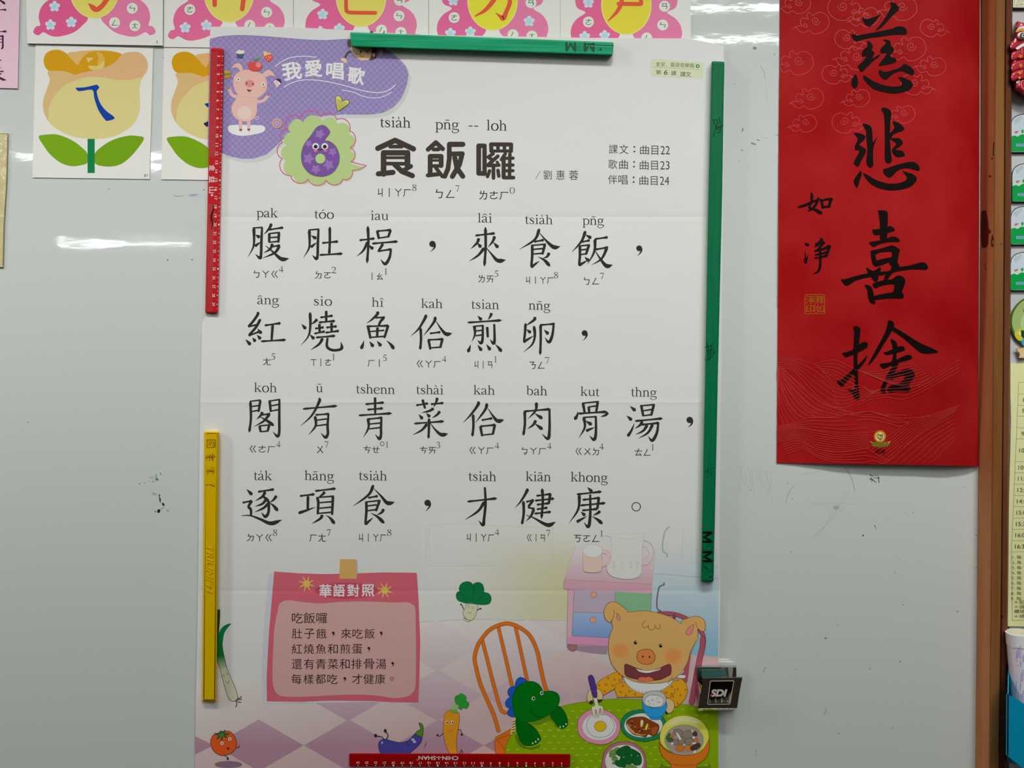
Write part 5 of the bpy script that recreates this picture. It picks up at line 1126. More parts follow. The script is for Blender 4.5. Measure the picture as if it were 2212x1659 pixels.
fam('95 500 200 590 400 760 560 880 850 980', '85 560 140 760 220 920 330 1020 470 1025', 6)
fam('90 430 220 430 350 460 450 490 540 560 640 680', '90 540 220 540 330 640 480 800 620 900 720 930', 6)
fam('450 490 560 460 680 455 780 500 860 545', '540 560 620 600 700 650 780 700 880 740', 6)
fam('860 545 980 568 1100 560 1250 520 1450 480', '1100 640 1250 690 1400 710 1560 690 1650 640', 9)
fam('640 680 760 730 880 700 960 720 1030 780', '640 925 760 920 900 860 1000 800 1120 740', 7)
fam('1030 780 1120 740 1300 730 1500 690 1900 450', '880 900 1000 850 1180 820 1400 825 1900 560', 4)
fam('470 1025 680 1020 860 980 1000 965 1130 990', '860 980 1000 965 1200 1010 1380 1030 1620 1005', 3)
fam('80 1110 250 1080 400 1025 560 1022 680 1018', '80 1150 300 1120 500 1150 800 1180 1100 1160', 5)
fam('80 1160 300 1130 500 1160 760 1200 1000 1190', '80 1270 300 1250 500 1340 760 1360 1000 1320', 9)
fam('130 1290 300 1260 470 1330 700 1370 980 1330', '190 1380 340 1340 500 1420 700 1465 960 1470', 5)
fam('980 1330 1200 1200 1400 1070 1600 1000 1900 900', '1180 1475 1340 1330 1480 1200 1650 1090 1850 970', 8)
fam('1180 1475 1340 1330 1500 1200 1700 1080 1850 1000', '1600 1475 1680 1420 1760 1330 1820 1280 1850 1240', 7)
fam('640 925 850 980 1000 965 1200 1020 1400 1070', '870 1050 1000 1040 1200 1080 1300 1110 1400 1080', 3)
fam('980 1330 1080 1390 1180 1440 1250 1420', '960 1470 1050 1450 1120 1475 1180 1475', 3)
i.build('wave_pattern', scroll)

INK = '17100e'
i = SI(34, R1, 100); 
for q in ('932 172 965 188 1020 180 1080 158 1114 136 1098 172 1050 228 1010 264 975 250 948 215', '1210 25 1258 30 1299 72 1290 105 1240 150 1190 205 1130 268 1062 306 1100 262 1160 180 1210 90 1222 55',
          '824 345 860 342 900 350 1100 312 1230 285 1275 265 1330 264 1365 282 1380 325 1360 343 1250 345 1100 365 960 385 888 410 850 395', '985 408 1025 430 1040 470 1028 500 1057 525 1040 562 1040 578 1112 538 1095 570 1040 610 935 712 905 690 892 655 930 620 975 562 935 560 930 520 950 490 985 460',
          '1140 398 1185 395 1215 415 1218 450 1250 485 1240 520 1217 545 1220 565 1264 580 1262 620 1110 655 1105 635 1150 575 1180 525 1125 530 1115 490 1160 440 1172 420', '1098 710 1115 695 1140 712 1190 710 1290 680 1330 655 1355 635 1395 652 1430 680 1452 715 1440 745 1390 735 1335 705 1270 720 1215 755 1180 788 1145 785 1110 750',
          '865 738 880 760 893 810 885 855 862 878 840 865 824 825 840 775', '945 748 985 770 1050 810 1140 845 1240 862 1310 855 1330 830 1312 795 1292 770 1335 768 1385 790 1420 810 1438 850 1400 895 1320 920 1245 930 1150 915 1060 890 1005 850 950 790'): i.poly(q, INK, True, 7, 3)
i.build('brush_character', scroll)
i = SI(34, R1, 300)
for q in ('1122 1080 1185 1078 1225 1125 1215 1200 1210 1400 1225 1560 1228 1600 1200 1626 1170 1612 1158 1560 1160 1400 1152 1150', '1235 1208 1290 1220 1347 1268 1340 1300 1260 1328 1225 1372 1300 1375 1337 1415 1320 1450 1265 1490 1330 1500 1357 1540 1345 1555 1270 1560 1228 1490 1275 1430 1210 1380 1210 1330 1255 1270',
          '935 1235 985 1238 1025 1265 1035 1330 1040 1415 1060 1390 1085 1360 1065 1410 1045 1470 1042 1580 1042 1650 1005 1668 975 1610 985 1500 975 1380 970 1300', '850 1325 920 1330 965 1355 950 1395 905 1440 965 1480 968 1520 935 1580 895 1655 865 1645 853 1610 890 1540 905 1500 865 1490 862 1450 890 1380'): i.poly(q, INK, True, 7, 3)
i.tf(*R2)
for q in ('1140 30 1170 18 1240 -5 1320 -30 1400 -48 1450 -45 1490 -20 1507 20 1490 42 1400 15 1300 30 1215 105 1160 80', '915 45 930 70 905 150 885 210 860 180 848 140 880 85', '948 65 1000 90 1080 135 1180 165 1290 165 1360 140 1380 110 1360 75 1332 42 1380 55 1440 75 1475 110 1470 145 1420 195 1330 225 1210 235 1110 215 1020 170 960 100'): i.poly(q, INK, True, 7, 3)
i.build('brush_character', scroll)
i = SI(34, R2, 550)
for q in ('1092 437 1150 437 1188 460 1185 600 1180 720 1160 742 1112 738 1112 600 1100 480', '1035 625 1070 625 1180 600 1215 590 1255 618 1252 640 1180 660 1070 682 1045 665', '1000 755 1040 745 1150 725 1230 695 1280 705 1308 735 1290 748 1200 750 1110 770 1050 798 1020 780',
          '1018 840 1060 850 1070 920 1090 985 1065 990 1035 960', '1018 840 1100 820 1200 790 1240 785 1308 825 1300 860 1280 960 1240 985 1205 970 1225 900 1230 860 1215 845 1120 850 1060 872', '1060 940 1220 902 1270 905 1285 950 1200 952 1085 992', '1240 950 1290 960 1300 1005 1230 1065 1180 1130 1150 1130 1165 1080 1215 1030',
          '722 1120 760 1120 900 1080 1000 1060 1100 1045 1190 1040 1300 1000 1400 985 1540 950 1587 995 1565 1025 1450 1020 1290 1040 1200 1070 1050 1090 880 1130 785 1185 745 1160', '975 1003 1045 1038 1115 998 1100 1060 1000 1070 985 1040', '1010 1070 1090 1070 1085 1142 1050 1135',
          '958 1178 1010 1185 1035 1220 1050 1280 1065 1350 1055 1370 1020 1355 990 1300 985 1230', '1040 1165 1150 1130 1230 1120 1280 1085 1340 1095 1362 1140 1350 1190 1312 1270 1265 1282 1240 1265 1255 1190 1230 1168 1120 1187 1065 1210', '1045 1292 1150 1265 1310 1243 1347 1285 1325 1312 1200 1310 1060 1325'): i.poly(q, INK, True, 7, 3)
i.build('brush_character', scroll)
i = SI(34, R3, 800)
for q in ('845 125 875 110 915 140 910 200 900 300 885 420 890 550 895 700 908 790 905 830 885 848 855 830 830 780 790 745 820 738 850 748 858 700 850 550 848 400 850 250 855 170', '735 380 780 370 850 340 900 295 950 270 985 280 985 320 950 345 880 380 780 420 750 405', '685 650 720 650 800 580 900 490 950 440 978 405 970 450 920 520 850 590 760 690 740 717 720 710 690 680',
          '1195 55 1245 72 1248 120 1215 190 1150 290 1090 390 1030 470 993 502 1010 460 1080 330 1150 200 1180 120', '1240 120 1290 145 1380 200 1500 275 1600 320 1690 368 1640 382 1540 385 1480 350 1400 280 1300 200 1235 155', '1215 245 1255 255 1282 300 1275 400 1270 470 1240 520 1225 500 1240 400 1235 310',
          '1145 375 1200 360 1290 318 1335 312 1360 340 1340 360 1250 385 1180 400 1160 390', '1110 490 1200 475 1290 440 1370 402 1420 405 1427 435 1390 450 1290 480 1200 515 1145 537', '1290 470 1280 535 1230 600 1195 660 1165 720 1167 777 1135 777 1115 735 1140 680 1180 600 1230 520',
          '1225 590 1310 560 1380 535 1430 550 1457 590 1445 630 1395 690 1300 690 1345 640 1362 612 1330 605 1260 628 1215 660', '1180 740 1220 705 1290 690 1390 685 1413 740 1380 770 1300 760 1210 777'): i.poly(q, INK, True, 7, 3)
i.build('brush_character', scroll)
# signature, seal and emblem
i = SI(34, R2, 450)
for q in ([(425, 258, 8), (432, 285, 26), (428, 350, 24), (405, 405, 18), (420, 412, 20), (470, 430, 26), (518, 460, 34), (524, 474, 6)], [(498, 318, 26), (470, 380, 26), (430, 425, 20), (388, 442, 6)], [(300, 402, 18), (360, 385, 26), (440, 350, 22), (500, 325, 18)], [(524, 332, 26), (535, 370, 24), (540, 408, 22)], [(525, 340, 20), (580, 325, 22), (628, 325, 32)], [(622, 325, 30), (610, 370, 26), (598, 402, 20)], [(540, 402, 20), (575, 398, 20), (610, 392, 24)]): i.brush(q, INK, lv=7)
i.build('signature_character', scroll)
i = SI(34, R2, 560)
for q in ([(366, 762, 12), (385, 775, 30), (398, 782, 18)], [(365, 858, 10), (368, 900, 14), (368, 940, 32)], [(372, 950, 26), (385, 910, 14), (400, 878, 4)], [(518, 712, 10), (530, 730, 30), (490, 775, 28), (462, 795, 8)], [(470, 770, 16), (530, 748, 20), (552, 758, 26)], [(548, 758, 26), (520, 790, 22), (490, 825, 16)], [(465, 838, 20), (540, 820, 22), (600, 795, 32)], [(606, 795, 34), (590, 850, 26), (570, 890, 18)], [(470, 875, 16), (540, 862, 18), (590, 845, 22)], [(462, 910, 14), (530, 898, 18), (580, 885, 26)], [(512, 800, 24), (516, 900, 24), (512, 1000, 26), (490, 1045, 22), (450, 1066, 4)]): i.brush(q, INK, lv=7)
i.build('signature_character', scroll)
gold_seal = 'a8621e'
i = SI(34, R2, 650)
i.line(rrect([(364, 1274), (558, 1272), (560, 1466), (362, 1466)], 14, 3), 6, gold_seal, False, True, lv=7); i.line('462 1275 464 1462', 4, gold_seal, False, lv=7)
for t, c in (('釋', (474, 1284, 552, 1370)), ('淨', (372, 1284, 456, 1370)), ('如', (474, 1378, 552, 1456)), ('印', (372, 1378, 456, 1456))): i.text(t, c, gold_seal, -.004, lv=7)
i.build('seal_stamp', scroll, 'square dull gold seal stamp')
i = SI(34, R3, 950, 'plastic')
for k in range(7):
    a = math.pi * (.05 + .15 * k); i.poly([(1112 + 60 * math.cos(a) - 14, 1268), (1112 + 108 * math.cos(a), 1270 + 40 * math.sin(a) - 18), (1112 + 60 * math.cos(a) + 14, 1300 + 24 * math.sin(a))], 'c9a24a', False, lv=8)
i.poly('1030 1270 1070 1262 1112 1275 1155 1262 1195 1270 1200 1292 1150 1318 1112 1322 1070 1318 1025 1292', '5d5a1c')
for x in (1045, 1080, 1112, 1145, 1180): i.poly(ell(x, 1290, 17, 24), '6d691f')
i.poly(ell(1110, 1210, 61, 61, 36), 'b5701c', False); i.poly(ell(1110, 1212, 50, 52, 32), 'c98f2c', False); i.poly(ell(1111, 1214, 42, 44, 32), 'd9c489', False)
for k in range(3):
    s_ = 34 - k * 9; i.line([(1078 + k * 9, 1200), (1085 + k * 9, 1190 - 2), (1098 + k * 4, 1188 + k * 6), (1112, 1200 + k * 8)], 4, '4a3418', lv=40); i.line([(1078 + k * 8, 1200 + k), (1084 + k * 7, 1222), (1110 + k * 4, 1250 - k * 6)], 4, '4a3418', lv=40); i.line([(1112, 1202 + k * 6), (1124 + k * 2, 1188 + k * 6), (1138 - k * 3, 1190 + k * 6), (1143 - k * 8, 1206 + k * 4), (1130 - k * 6, 1232 - k * 4), (1112, 1250 - k * 6)], 4, '4a3418', lv=40)
i.build('lotus_emblem', scroll, 'gold disc with a heart above a green lotus')
i = SI(34, R3, 980)
i.text('福慧', (1058, 1340, 1164, 1382), '3a0a08', .01); i.build('emblem_lettering', scroll)
i = SI(2, R2); i.line('110 -900 100 0 90 800 86 1400', 3, (mat('8f2a24', 'scroll', 500))); i.build('margin_line', scroll)

# ------------------------------------------------------------------ magnets, rulers and clip that hold the poster
def mat_plastic(name, c1, c2, y, scale, rough=.42, bump=.15, spec=.14):
    return mat_noise(name, rgb(c1, y), rgb(c2, y), scale, rough, spec, 3, bump)
def rotq(cx, cy, w, h, ux, uy):
    """corner points (top-left first) of a lettering box whose reading direction on the picture is ux, uy"""
    l = math.hypot(ux, uy); ux, uy = ux / l, uy / l; vx, vy = -uy, ux
    return tuple((cx + a * w / 2 * ux + b * h / 2 * vx, cy + a * w / 2 * uy + b * h / 2 * vy) for a, b in ((-1, -1), (1, -1), (1, 1), (-1, 1)))

# red ruler down the poster's edge
def mat_ruler(name, y, tex):
    m, nt, b = new_mat(name); b.inputs['Base Color'].default_value = rgb(tex, y); b.inputs['Roughness'].default_value = .34; b.inputs['Specular IOR Level'].default_value = .15
    return m
def diamond_mat(y):
    m, nt, b = new_mat('ruler_grip'); g = nt.nodes.new('ShaderNodeNewGeometry'); mp = nt.nodes.new('ShaderNodeMapping'); mp.inputs['Rotation'].default_value = (0, math.pi / 4, 0)
    ck = nt.nodes.new('ShaderNodeTexChecker'); ck.inputs['Scale'].default_value = 620; ck.inputs['Color1'].default_value = rgb('bb2629', y); ck.inputs['Color2'].default_value = rgb('9c1220', y)
    link(nt, g.outputs['Position'], mp.inputs[0]); link(nt, mp.outputs[0], ck.inputs['Vector']); link(nt, ck.outputs['Color'], b.inputs['Base Color'])
    b.inputs['Roughness'].default_value = .3
    bp = nt.nodes.new('ShaderNodeBump'); bp.inputs['Strength'].default_value = .3; bp.inputs['Distance'].default_value = .0004; link(nt, ck.outputs['Fac'], bp.inputs['Height']); link(nt, bp.outputs[0], b.inputs['Normal'])
    return m
ru = empty('red_ruler', 456, 678, 'red plastic ruler standing upright over the poster edge, scribbled with black ink', 'ruler')
RT = PH + .0004; RH = RT + .0035
slab('ruler_body', rrect([(455, 103), (483.2, 104.5), (470.6, 676.5), (443.2, 676.5)], 5), .0012, RH, 3, mat_ruler('ruler_red', 350, 'b81c26'), ru)
def rx(t, y):  # across the ruler, 0 left edge to 1 right edge
    k = (y - 104) / 573; a = 455 + (443.2 - 455) * k; b = 483.2 + (470.6 - 483.2) * k
    return a + (b - a) * t
i = Ink(RH, 350); dm = diamond_mat(350)
for y0, y1 in ((112, 340), (440, 672)):
    i.poly([(rx(.07, y0), y0), (rx(.56, y0), y0), (rx(.56, y1), y1), (rx(.07, y1), y1)], dm, False)
i.build('grip_pattern', ru)
i = Ink(RH, 330, base=4); WC = 'd9cfc8'
for n in range(1, 30):
    y = 121.6 + (n - 1) * 19.13
    i.text(str(n), None, WC, .01, corners=rotq(rx(.64, y), y, (1.6 if n == 1 else 4.2) if n < 10 else 7.4, 5.6, -.0, 1), lv=5)
    i.poly(ell(rx(.93, y), y, 1.9 if n % 5 == 0 else 1.1, n=12), WC, False, lv=5)
    i.poly(ell(rx(.93, y + 9.5), y + 9.5, .5, 1.1 * 0 + .5, 6), WC, False, lv=5); i.line([(rx(.90, y + 9.5), y + 9.5), (rx(.95, y + 9.5), y + 9.5)], .8, WC, lv=5)
i.build('scale_marks', ru)
i = Ink(RH, 400, base=4)
for t, y, w in (('金', 363, 13), ('益', 387.5, 14), ('山', 410.5, 13)): i.text(t, None, WC, .012, corners=rotq(rx(.32, y), y, w, 12.5, 0, 1), lv=5)
i.line(ell(458, 421.5, 2), 1, WC, False, True, lv=5); i.poly(ell(458, 421.5, .8), WC, lv=5)
i.build('lettering', ru)
i = Ink(RH, 480, base=4); i.brush([(459, 440, .5), (461, 452, 3), (456, 468, 4.5), (459, 480, 3), (457, 495, 1.5)], '4a0d12'); i.brush([(465, 446, .5), (459, 462, 2), (455, 476, 1.5), (453, 486, .5)], '5a0d14'); i.line('459 470 466 480', 1.2, '6a1218')
i.build('ink_scribble', ru)

# red ruler lying upside down at the foot
ru = empty('red_ruler', 992, 1656, 'upside down red plastic ruler lying across the bottom of the poster', 'ruler')
slab('ruler_body', rrect([(754.5, 1627), (1231.8, 1628.5), (1231.5, 1657.5), (754.5, 1655.8)], 3.5), .0036, RH, 3, mat_ruler('ruler_red_foot', 1640, '740c0c'), ru)
i = Ink(RH, 1640, base=4); WD = 'c9b9ae'
for n in range(1, 25):
    x = 1213.3 - (n - 1) * 19.13; y = 1651.2 + (x - 754) * .002
    i.text(str(n), None, WD, .005, corners=rotq(x, 1647.5 + (x - 754) * .0035, (1.4 if n == 1 else 3.6) if n < 10 else 6.8, 4.8, -1, -.003), lv=5)
    i.poly(ell(x, 1653.4 + (x - 754) * .003, 1.9 if n % 5 == 0 else 1.1, n=12), WD, False, lv=5)
    i.poly(ell(x - 9.5, 1653.6 + (x - 754) * .003, .5, n=6), 'a06a60', False, lv=5)
i.build('scale_marks', ru)
i = Ink(RH, 1640, base=4); i.text('CHIN-I-SHAN', None, WD, .012, corners=rotq(947, 1637.4, 85.5, 8.2, -1, -.006), lv=5); i.line(ell(901.5, 1641.5, 1.7), .7, 'a06a60', False, True, lv=5)
i.build('lettering', ru)

# green magnet strips
ms = empty('magnet_strip', 1040, 118, 'scratched green magnet strip lying level over the top edge of the poster', 'magnet')
GT = PH + .0092
slab('strip_body', rrect([(756, 69.5), (1325.5, 91.2), (1323.5, 119.5), (759, 101)], 4), PH + .0001, GT, 3, mat_plastic('green_strip', '008a5c', '1f9a70', 100, (14, 14, 300), .42, .25), ms)
def mpm(i, f, c1, c2):
    """the raised letters, drawn in a strip frame: f maps along, across to picture pixels"""
    def M(a):
        for pts in ([(a, 0), (a, 1)], [(a + 1, 0), (a + 1, 1)], [(a + .08, .05), (a + .5, .95)], [(a + .92, .05), (a + .5, .95)]): i.line([f(*p) for p in pts], 5.2 if len(pts) == 2 and pts[0][0] == pts[1][0] else 4.4, c1, False, lv=5)
    M(0); M(2.15)
    i.line([f(*p) for p in ((1.3, 1), (1.3, .1), (1.75, .0), (1.95, .3), (1.8, .62), (1.6, .66), (1.6, .95), (1.45, 1.05))], .9, c2, True, True, lv=5, cap=False)
    i.line([f(*p) for p in ((1.6, .2), (1.75, .25), (1.7, .45), (1.55, .42))], .9, c2, True, True, lv=5, cap=False)
i = Ink(GT, 100, base=4)
def f_top(a, b): # reads upside down: starts at the right end
    return (1282 - a * 18.5, 110.2 - b * 15.5 - a * .5)
mpm(i, f_top, '22503c', '0f5a3c')
i.line('1291 110 1298 104', 1.4, '0f5a3c', lv=5); i.poly(ell(1298, 107.5, 2.2), '0d4a32', lv=5); i.line('1263 95 1282 97 1300 98 1325 99', 1.6, '0c4f36', lv=5); i.line('1268 98.5 1300 100.2 1325 101.2', 1, '6aa98a', lv=6)
i.brush([(1264, 94, 1), (1270, 96, 3), (1278, 95, 2.4), (1284, 96, 2)], '1a4a38', lv=5)
i.build('raised_lettering', ms)
ms = empty('magnet_strip', 1528, 1256, 'long dark green magnet strip standing upright on the poster, with pen scribbles', 'magnet')
slab('strip_body', rrect([(1537.5, 132), (1564.8, 133.2), (1560, 420), (1551, 800), (1541.5, 1256.5), (1514, 1256.5), (1523.5, 800), (1530.5, 420)], 4), PH + .0001, GT, 4, mat_plastic('green_strip_dark', '006640', '056c46', 600, (300, 300, 10), .5, .12), ms)
i = Ink(GT, 1180, base=4)
def f_r(a, b): # reads upwards: starts at the bottom
    return (1537.2 - (1 - b) * 17.5, 1212.3 - a * 19.6)
def f_r2(a, b): return (1519.6 + b * 17.5, 1212.3 - a * 19.6)
mpm(i, lambda a, b: (1537.2 - b * 17.5, 1212.3 - a * 19.6), '06180c', '0b3a1c')
i.line('1519 1218 1538 1218 1538 1237 1519 1237', .8, '0a4020', False, True, lv=5); i.line('1519 1221 1537 1236', 1.2, '062a14', lv=5); i.line('1523 1226 1527 1228', 2, '062a14', lv=5); i.poly(ell(1534, 1246, 2.5), '083018', lv=5)
i.build('raised_lettering', ms)
i = Ink(GT, 300, base=4, tf=(1280, 100, 5.183)); IK = '06341c'
for a in ('1345 815 1365 860 1350 870', '1365 830 1395 825 1395 880 1370 900', '1420 800 1430 860', '1455 880 1415 905 1380 930', '1380 880 1375 940 1350 1010', '1385 900 1425 910 1400 940', '1440 880 1430 950 1400 975'): i.line(a, 8, IK, lv=5)
i.tf(1500, 680, 4.367)
for a in ('118 262 130 330 122 345', '100 305 165 288', '160 280 150 350 125 380', '120 345 185 320', '125 330 130 420 150 395 155 345', '100 420 135 425 195 350', '165 355 190 350'): i.line(a, 6, IK, lv=5)
for a in ('125 1440 128 1500', '100 1480 140 1470', '158 1410 160 1420', '150 1460 175 1450', '150 1520 160 1490', '115 1530 130 1530'): i.line(a, 6, '07381e', lv=5)
i.build('ink_scribble', ms)

# yellow magnet strip
ms = empty('magnet_strip', 453, 1516, 'long yellow magnet strip with brown handwriting, upright below the red ruler', 'magnet')
YH = .0105
slab('strip_body', rrect([(441, 931.5), (473, 931.5), (467.5, 1515.5), (436, 1515.5)], 3), .0034, YH, 5, mat_plastic('yellow_strip', 'b49500', 'bb9c00', 1200, (40, 40, 4), .4, .03), ms, 2, False, True)
i = Ink(YH, 980, base=4, tf=(425, 920, 10.37)); BR = '4f300a'
i.line('232 315 415 312 412 478 228 488', 13, BR, False, True, lv=5)
for a in ('250 340 285 345 275 400 250 440', '330 330 345 400 380 440', '310 345 300 430', '385 340 395 440 340 455', '280 455 330 395', '355 350 395 400'): i.line(a, 9, BR, lv=5)
for a in ('210 675 215 765', '240 660 235 700', '205 720 405 690', '275 650 290 740 275 780', '310 645 300 700', '330 660 335 750', '355 615 362 800', '390 650 400 710', '250 700 275 690', '370 690 350 760'): i.line(a, 12, '5a2c0c', lv=5)
for a in ('325 915 335 930', '350 930 390 935', '225 970 245 1100', '265 975 262 1040', '290 970 300 1040', '330 970 325 1040', '350 960 365 1050 355 1095', '385 970 392 1070', '225 1010 405 1020', '268 1060 280 1070', '300 1000 340 1030'): i.line(a, 9, BR, lv=5)
i.brush([(210, 1325, 24), (250, 1318, 12), (320, 1322, 16), (390, 1355, 22)], '6a420c', lv=5); i.line('345 1270 365 1275', 8, '7a520c', lv=5); i.line('380 1278 405 1300 395 1340', 7, '7a520c', lv=5)
i.build('handwriting', ms)
# raised lettering moulded into the plastic
vs, fs = glyphs('TRIUMPH', .0)
x0, x1 = min(v[0] for v in vs), max(v[0] for v in vs); y0, y1 = min(v[1] for v in vs), max(v[1] for v in vs)
q = rotq(452.2, 1228, 102, 13, -.012, 1); tv = []; 
for hh in (YH + .0007, YH - .0002):
    for x, y in vs:
        u, v = (x - x0) / (x1 - x0), (y1 - y) / (y1 - y0); u += (.5 - v) * .05
        X = (1 - u) * (1 - v) * q[0][0] + u * (1 - v) * q[1][0] + u * v * q[2][0] + (1 - u) * v * q[3][0]
        Y = (1 - u) * (1 - v) * q[0][1] + u * (1 - v) * q[1][1] + u * v * q[2][1] + (1 - u) * v * q[3][1]
        tv.append(P(X, Y, hh))
n = len(vs); ec = {}
for f in fs:
    for a, b_ in zip(f, f[1:] + f[:1]): ec[(a, b_)] = 1
side = [(a, b_, n + b_, n + a) for (a, b_) in ec if (b_, a) not in ec]
mesh_obj('raised_lettering', tv, list(fs) + side, [mat('ba9b00', 'plastic', 1200)], None, ms)

# chrome clip with its black plate
ZK = (1490, 1420, 13.27)
chrome, nt, b = new_mat('chrome'); b.inputs['Base Color'].default_value = (.72, .70, .66, 1); b.inputs['Metallic'].default_value = 1; b.inputs['Roughness'].default_value = .07
steel, nt, b = new_mat('dark_steel'); b.inputs['Base Color'].default_value = (.20, .23, .22, 1); b.inputs['Metallic'].default_value = 1; b.inputs['Roughness'].default_value = .15
clip = empty('magnet_clip', 1550, 1536, 'square chrome magnet clip with a black lettered plate, gripping the edge of the poster', 'clip')
def K(x, y): return (1490 + x / 13.27, 1420 + y / 13.27)
def plate(name, pts, th, m, parent):
    """a bent metal sheet through points x, y, height"""
    f = [P(*K(x, y), h) for x, y, h in pts]; bk = [P(*K(x, y), h - th) for x, y, h in pts]; N = len(pts)
    return mesh_obj(name, f + bk, [tuple(range(N)), tuple(range(2 * N - 1, N - 1, -1))] + [(k, N + k, N + (k + 1) % N, (k + 1) % N) for k in range(N)], [m], None, parent)
H0 = PH + .0012
slab('magnet_base', [K(255, 300), K(1325, 300), K(1325, 1480), K(255, 1480)], PH + .0002, PH + .0035, 1, steel, clip)
bp_ = plate('rear_plate', [(215, 262, .0075), (1335, 262, .0075), (1335, 1500, .0075), (215, 1500, .0075)], .0010, chrome, clip)
plate('rear_rim', [(215, 235, .006), (1330, 225, .006), (1338, 262, .0092), (1335, 290, .0092), (250, 292, .0092), (215, 262, .0088)], .0010, chrome, bp_)
plate('rear_reflection', [(340, 360, .0078), (945, 350, .0078), (965, 560, .0078), (345, 565, .0078)], .0002, mat('33504c', 'gloss', 1450), bp_)  # dark green reflection inside the clip, laid on as thin coloured patches
plate('rear_reflection', [(990, 345, .0078), (1045, 345, .0078), (1090, 560, .0078), (1000, 560, .0078)], .0002, mat('33504c', 'gloss', 1450), bp_)
sp_ = plate('side_cheek', [(190, 330, .006), (228, 690, .010), (345, 800, .020), (330, 930, .021), (265, 1180, .018), (225, 1500, .012), (195, 1500, .006)], .0008, chrome, clip)
i = Ink(.0215, 1480, base=2, tf=ZK); i.brush([(245, 760, 14), (285, 800, 18), (315, 880, 20), (322, 940, 10)], chrome); i.build('spring', clip)
fp = plate('front_plate', [(365, 585, .0262), (1510, 572, .0262), (1432, 960, .0232), (1412, 1090, .0221), (1350, 1480, .0190), (230, 1490, .0190), (290, 1080, .0222), (345, 920, .0235)], .0010, chrome, clip)
plate('front_rim', [(365, 572, .0275), (1512, 560, .0275), (1510, 585, .0264), (365, 598, .0264)], .0012, chrome, fp)
plate('bottom_rim', [(230, 1478, .0193), (1350, 1466, .0193), (1350, 1500, .0150), (240, 1536, .0150)], .0010, chrome, fp)
def fh(x, y): return .0190 + .0072 * (1490 - (y - 1420) * 13.27) / 905 + .0003
lab = Ink(fh, 1480, base=4, kind='gloss', tf=ZK)
lab.poly(rrect([(582, 672), (1275, 662), (1160, 1348), (498, 1356)], 40), mat('a59a90', 'plastic', 1480), False); lab.poly(rrect([(600, 690), (1255, 682), (1140, 1326), (518, 1334)], 30), mat('0c0a09', 'plastic'), False)
lab.build('black_plate', fp, 'glossy black plate with a thin silver border')
lab = Ink(fh, 1480, base=10, tf=ZK)
lab.text('SDI', None, 'aaa59a', .055, corners=((652, 930), (1062, 928), (1010, 1112), (600, 1115)))
lab.poly('620 1062 660 1062 645 1112 585 1112', '141010', False, lv=30); lab.poly('595 1065 655 1065 642 1115 582 1115', 'a83a4a', False, lv=32)
lab.build('plate_lettering', fp)

# ------------------------------------------------------------------ things on the bulletin board at the edge of the picture
m_dark = mat('1c1c1a', 'matte', 50)
c = empty('picture_magnet', 2225, 21, 'corner of a cream picture magnet with a black border at the very top', 'magnet')
slab('backing', rrect([(2187.5, -80), (2290, -80), (2290, 21), (2187, 20)], 4), .0002, .0028, 1, m_dark, c)
i = Ink(.0028, 20, base=1, tf=(2170, 0, 6.905)); i.poly(rrect([(130, -400), (800, -400), (800, 122), (126, 110)], 10), 'd5d2bd', False); i.line('152 -400 150 92 800 104', 4, '6a6a55', False)
for a in ('205 0 195 40 180 75', '215 10 235 40 270 70', '180 78 290 60', '250 -10 262 20', '265 -20 285 20'): i.line(a, 5, '5a5a4a')
i.build('drawing', c)
# lion head
c = empty('lion_ornament', 2230, 205, 'glossy red lion head ornament with a big eye and gold trim, hanging beside the frame', 'ornament')
li, nt, b = new_mat('lion_red'); b.inputs['Base Color'].default_value = rgb('a81f30', 130); b.inputs['Roughness'].default_value = .22; b.inputs['Coat Weight'].default_value = .4
lo = [(2196, 47), (2199.5, 45.5), (2206, 48), (2230, 50), (2250, 48), (2262, 45), (2270, 60), (2272, 78), (2281, 92), (2281, 104), (2277, 112), (2280, 125), (2278, 140), (2272, 160), (2266, 180), (2256, 198), (2232, 212), (2210, 206), (2200, 199), (2191, 194), (2189, 176), (2186, 166), (2182, 155), (2180.5, 134), (2180, 126), (2184, 114), (2179.5, 103), (2179.5, 97), (2184, 90), (2189, 80), (2190.5, 68), (2194, 58)]
slab('lion_head', lo, .0004, .016, 14, li, c, 5, True)
for (yy, ww) in ((122, 20), (146, 18), (166, 16)):
    slab('mane_fold', [(2184, yy - 6), (2196, yy - 14), (2212, yy - 16), (2214, yy + 4), (2200, yy + 6), (2186, yy + 10)], .008, .0185, 5, li, c, 4, True)
slab('muzzle', [(2181, 96), (2188, 88), (2200, 90), (2204, 98), (2196, 106), (2184, 108)], .008, .019, 6, li, c, 4, True)
def LI(b): return Ink(lambda x, y: .0195, 130, base=b, kind='plastic', tf=(2170, 0, 6.905))
slab('eye', ell(2209, 77, 12, 9, 20), .012, .0192, 5, mat('d8cfd0', 'gloss', 80), c, 4)
i = LI(2); i.poly(ell(268, 532, 42, 44), '3a3838'); i.poly(ell(278, 530, 22, 26), 'c9c9cc'); i.poly(ell(285, 530, 12, 16), '1c1c1e'); i.poly('160 470 200 440 260 430 300 435 300 465 240 460 190 475', 'cf9a2c'); i.poly('180 440 230 400 300 385 300 425 250 425 200 440', 'dcc6c8'); i.poly('165 720 200 690 260 655 300 640 300 680 250 705 200 740', 'd8cfd0')
i.poly('140 620 160 570 175 600 150 640', 'd8b9bd')
i.build('eye_print', c)
i = LI(2)
